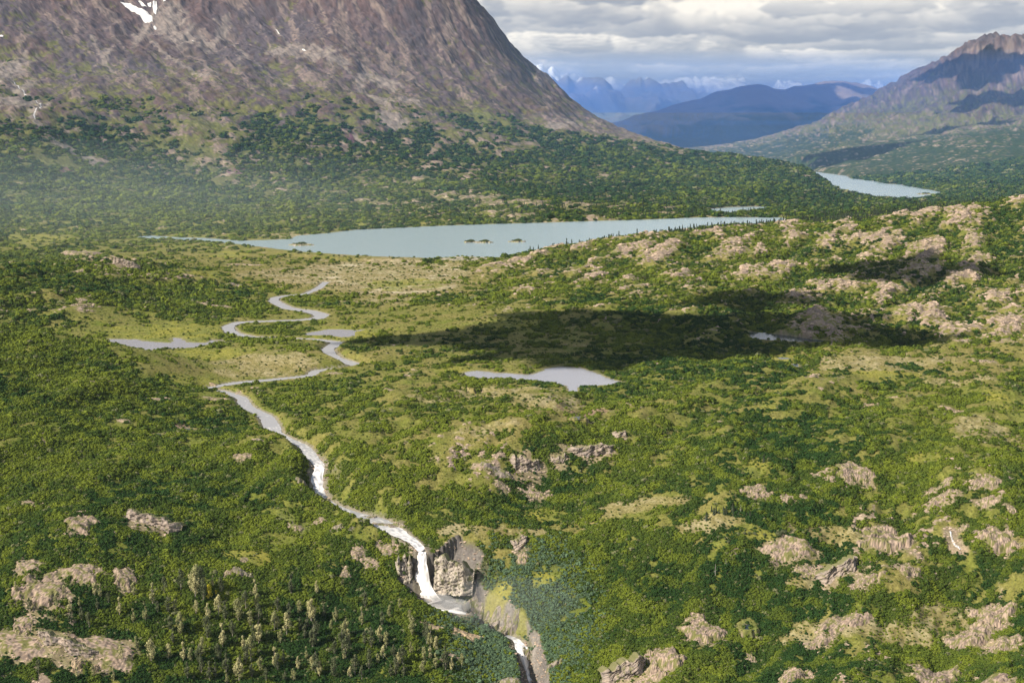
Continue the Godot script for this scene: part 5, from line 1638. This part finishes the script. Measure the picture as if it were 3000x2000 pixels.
func cliff_wall(label: String, p0: Vector3, p1: Vector3, tall: float, back: float, sd: int, m: Material, pale := Color(0.54, 0.48, 0.40)) -> void:
	# a rock wall with tilted beds: p0 and p1 are its foot, the face looks to the side of the viewer, the top runs back into the hill
	var nl := noise(9.0, 3, sd)
	var nb := noise(2.6, 3, sd + 1)
	var nu := 44; var nv := 30
	var side := p1 - p0
	var outw := Vector3(-side.z, 0, side.x).normalized()
	if outw.z < 0.0: outw = -outw
	var v := PackedVector3Array(); var cc := PackedColorArray()
	for j in nv + 7:
		for i in nu + 1:
			var u := float(i) / nu
			var t := minf(float(j) / nv, 1.0)
			var edge := smooth(0.0, 0.12, u) * smooth(1.0, 0.8, u)
			var top := tall * (0.72 + 0.28 * edge) * (1.0 + nl.get_noise_1d(u * 26.0) * 0.35)
			var y := top * t
			var lx := u * side.length()
			var bed := (y - lx * 0.34 + nl.get_noise_2d(lx, y) * 2.0) / 3.1
			var ledge := smooth(0.0, 0.35, bed - floorf(bed)) - 0.5
			var depth := ledge * 1.3 + nl.get_noise_2d(lx * 0.7, y * 0.7 + 50.0) * 3.4 + nb.get_noise_2d(lx, y) * 0.6 - t * 3.0 - (1.0 - edge) * 6.0
			var p := p0 + side * u + outw * depth + Vector3(0, y, 0)
			if j > nv:
				var g := float(j - nv) / 6.0
				p -= outw * back * g
				p.y += nb.get_noise_2d(lx, g * 20.0) * 0.7 - g * g * 3.0
			v.append(p)
			var tone := 0.35 + nb.get_noise_2d(lx * 0.8, y * 1.6 - lx * 0.4) * 1.1 + nl.get_noise_2d(lx, y) * 0.5
			var k := mix3(pale, Color(0.20, 0.175, 0.16), tone)
			k = mix3(k, Color(0.14, 0.15, 0.045), smooth(0.2, 0.4, nl.get_noise_2d(lx * 1.6 + 80.0, y * 1.6)) * 0.7 if j <= nv else 0.8)
			cc.append(k)
	var st := SurfaceTool.new()
	st.begin(Mesh.PRIMITIVE_TRIANGLES)
	st.set_smooth_group(-1)
	for j in nv + 6:
		for i in nu:
			var o := j * (nu + 1) + i
			for q in [o, o + nu + 1, o + 1, o + 1, o + nu + 1, o + nu + 2]:
				st.set_color(cc[q])
				st.add_vertex(v[q])
	st.generate_normals()
	tag(put("rock_outcrop", st.commit(), m), label, "rock", "bare rock outcrops among the shrubs")

func clear_shrubs_on_outcrops() -> void:
	for i in ROCKS.size() / 7:
		var px := ROCKS[i * 7]; var pz := ROCKS[i * 7 + 1]
		var rx := ROCKS[i * 7 + 2]; var rz := ROCKS[i * 7 + 4]
		var b := box_of(px - rx * 1.5, px + rx * 1.5, pz - rz * 1.5, pz + rz * 2.2)
		var nl := noise(maxf(rx, rz) * 0.9, 3, 500 + i * 3)
		for r in range(b[2], b[3] + 1):
			var d := ring_d[r]
			for c in range(b[0], b[1] + 1):
				var x := (-S0 + ds * c) * d
				var dz := -d - pz
				# shrubs stand back from the foot of the face so that it shows
				var q := Vector2((x - px) / rx, dz / (rz * (1.35 if dz > 0.0 else 1.0))).length() + nl.get_noise_2d(x - px, dz) * 0.6
				var left := smooth(0.8, 1.05, q)
				shrub_m[r * NC + c] *= maxf(left, 0.16)
				rock_m[r * NC + c] = maxf(rock_m[r * NC + c], (1.0 - left) * 0.6)

func clear_along_cascades() -> void:
	for k in CASCADES:
		var flat: PackedFloat32Array = k[1]
		for q in flat.size() / 2 - 1:
			var a := Vector2(flat[q * 2], flat[q * 2 + 1]); var e := Vector2(flat[q * 2 + 2], flat[q * 2 + 3])
			var b := box_of(minf(a.x, e.x) - 9, maxf(a.x, e.x) + 9, minf(a.y, e.y) - 9, maxf(a.y, e.y) + 9)
			for r in range(b[2], b[3] + 1):
				for c in range(b[0], b[1] + 1):
					var p := Vector2((-S0 + ds * c) * ring_d[r], -ring_d[r])
					var t := clampf((p - a).dot(e - a) / maxf((e - a).length_squared(), 0.01), 0.0, 1.0)
					var near := smooth(8.0, 3.5, (p - a.lerp(e, t)).length())
					shrub_m[r * NC + c] *= 1.0 - near
					rock_m[r * NC + c] = maxf(rock_m[r * NC + c], near * 0.8)

func snow_and_islets() -> void:
	var sm := material("old snow", Color(0.62, 0.61, 0.60), 0.7, false)
	for s in SNOW:
		var flat: PackedFloat32Array = s[1]
		var poly := PackedVector2Array()
		for k in flat.size() / 2: poly.append(Vector2(flat[k * 2], flat[k * 2 + 1]))
		var mid := Vector2.ZERO
		for p in poly: mid += p / poly.size()
		var tri := Geometry2D.triangulate_polygon(poly)
		var st := SurfaceTool.new()
		st.begin(Mesh.PRIMITIVE_TRIANGLES)
		# cut fine enough to lie on the slope
		var div := 12
		for q in range(0, tri.size(), 3):
			var a := poly[tri[q]]; var b := poly[tri[q + 1]]; var c := poly[tri[q + 2]]
			for i in div:
				for j in div - i:
					var at := func(u: int, w: int) -> Vector3:
						var p := a + (b - a) * (float(u) / div) + (c - a) * (float(w) / div)
						return Vector3(p.x, height_at(p.x, p.y) + 2.2, p.y)
					st.add_vertex(at.call(i, j)); st.add_vertex(at.call(i + 1, j)); st.add_vertex(at.call(i, j + 1))
					if i + j < div - 1:
						st.add_vertex(at.call(i + 1, j)); st.add_vertex(at.call(i + 1, j + 1)); st.add_vertex(at.call(i, j + 1))
		st.generate_normals()
		tag(put("snow_patch", st.commit(), sm), s[0], "snow", "snow left on the left mountain")
	var im := material("islet ground", Color(1, 1, 1), 0.95)
	var leaf_mat := material("islet leaves", Color(0.06, 0.085, 0.03), 0.85)
	for i in ISLETS.size() / 5:
		var t := Node3D.new()
		t.name = numbered("islet")
		add_child(t, true)
		t.position = Vector3(ISLETS[i * 5], -0.4, ISLETS[i * 5 + 1])
		tag(t, ISLET_LABELS[i], "islet", "rocky islets in the lakes")
		var rx := ISLETS[i * 5 + 2]; var h := ISLETS[i * 5 + 3]; var rz := ISLETS[i * 5 + 4]
		put("rock", outcrop_mesh(Vector2.ZERO, 0.0, rx, h * 0.8, rz, 0.0, 900 + i, 1, false), im, t)
		for k in 26:
			var b := put("shrub", shrub_mesh(950 + k % 4, 90, 0.2), leaf_mat, t)
			var an := k * 2.4
			b.position = Vector3(cos(an) * rx * 0.6 * (k % 5) / 4.0, h * 0.45, sin(an) * rz * 0.6 * (k % 3) / 2.0)
			b.scale = Vector3.ONE * (2.2 + (k % 4) * 0.8)

# ---------------------------------------------------------------- clouds overhead that throw the shadows, spray
func clouds() -> void:
	var m := material("cloud", Color(0.88, 0.88, 0.90), 1.0, false)
	m.metallic_specular = 0.0
	for i in CLOUDS.size() / 6:
		var rx := CLOUDS[i * 6 + 3]; var rz := CLOUDS[i * 6 + 4]
		var nl := noise(0.9, 4, 700 + i)
		var nb := noise(0.22, 3, 720 + i)
		var v := PackedVector3Array(); var idx := PackedInt32Array()
		var segs := 72; var rings := 28
		for j in rings + 1:
			var t := float(j) / rings
			for k in segs:
				var th := TAU * k / segs
				var out := 1.0 + nl.get_noise_2d(cos(th), sin(th)) * 1.1 + nb.get_noise_2d(cos(th), sin(th)) * 0.35
				var ph := PI * t
				var rad := sin(ph) * out
				var lump := nb.get_noise_3d(cos(th) * sin(ph), cos(ph), sin(th) * sin(ph))
				var y := cos(ph) * (0.45 if ph < PI * 0.5 else 0.10) + (maxf(lump, -0.2) * 0.35 if ph < PI * 0.5 else 0.0)
				v.append(Vector3(cos(th) * rad * rx, y * minf(rx, rz), sin(th) * rad * rz))
		for j in rings:
			for k in segs:
				var a := j * segs + k; var b := j * segs + (k + 1) % segs
				idx.append_array(PackedInt32Array([a, b, a + segs, b, b + segs, a + segs]))
		var o := put("cloud", arrays_mesh(v, smooth_normals(v, idx), PackedColorArray(), idx), m)
		o.position = Vector3(CLOUDS[i * 6], CLOUDS[i * 6 + 1], CLOUDS[i * 6 + 2])
		o.rotation.y = CLOUDS[i * 6 + 5]
		tag(o, "flat bottomed cumulus cloud drifting above the valley", "", "", "structure")

func mist(called: String, label: String, at: Vector3, size: Vector3, density: float, tone: Color, ball := true) -> void:
	var f := FogVolume.new()
	f.name = numbered(called)
	f.shape = RenderingServer.FOG_VOLUME_SHAPE_ELLIPSOID if ball else RenderingServer.FOG_VOLUME_SHAPE_BOX
	f.size = size
	f.position = at
	var m := FogMaterial.new()
	m.density = density
	m.albedo = tone
	f.material = m
	add_child(f, true)
	tag(f, label, "", "", "stuff")

func air() -> void:
	mist("valley_haze", "blue haze lying in the far valley", Vector3(0, 250, -19500), Vector3(36000, 800, 23000), 0.00011, Color(0.26, 0.55, 1.0), false)
	for k in 4:
		mist("reflection_veil", "milky veil added to imitate a window reflection at the far left shore", Vector3(-1700, 30, -3700), Vector3(1500 + k * 700, 160 + k * 90, 1200 + k * 500), 0.000034, Color(0.86, 0.95, 1.0))  # added fog balls give the look of a milky window reflection
	for k in 4:
		mist("valley_haze", "thin blue haze before the left mountain and the distant lake", Vector3(0, 90 + k * 90, -6000 - k * 60), Vector3(30000, 420 + k * 180, 4000), 0.000011, Color(0.50, 0.74, 1.0), false)
	mist("valley_haze", "pale haze round the farthest peaks", Vector3(0, 425, -24500), Vector3(36000, 1150, 16000), 0.00008, Color(0.80, 0.90, 1.0), false)
	mist("spray", "white spray boiling at the foot of the tall waterfall", Vector3(-56, -71, -1046), Vector3(26, 13, 15), 0.09, Color(0.97, 0.97, 0.97))
	mist("spray", "white spray drifting right from the waterfall foot", Vector3(-43, -72, -1041), Vector3(24, 11, 12), 0.07, Color(0.97, 0.97, 0.97))
	mist("spray", "thin spray veil over the gorge right of the waterfall", Vector3(0, -62, -1018), Vector3(110, 40, 60), 0.0016, Color(0.92, 0.97, 1.0))

func _ready() -> void:
	light_and_camera()
	shape_ground()
	carve_and_detail()
	bare_the_steep()
	clear_shrubs_on_outcrops()
	clear_along_cascades()
	paint_ground()
	ground_meshes()
	far_ridge("blue_hill", "long dark blue hill behind the distant lake", BLUE_HILL, 15000.0, 3400.0, 3000.0, 130.0, 1500.0, Color(0.04, 0.06, 0.03), Color(0.22, 0.18, 0.15), 0.0, 81, 260, 90)
	far_ridge("far_range", "hazy blue mountain range beyond the blue hill", FAR_RANGE, 22000.0, 5000.0, 3000.0, 300.0, 2400.0, Color(0.10, 0.11, 0.09), Color(0.17, 0.16, 0.15), 1.3, 84, 320, 90)
	far_ridge("snow_range", "faint snow covered peaks farthest away under the clouds", SNOW_RANGE, 30000.0, 4500.0, 3000.0, 460.0, 2900.0, Color(0.22, 0.22, 0.24), Color(0.34, 0.34, 0.36), 0.72, 87, 320, 70)
	waters()
	clouds()
	outcrops()
	snow_and_islets()
	trees()
	air()
	plants()
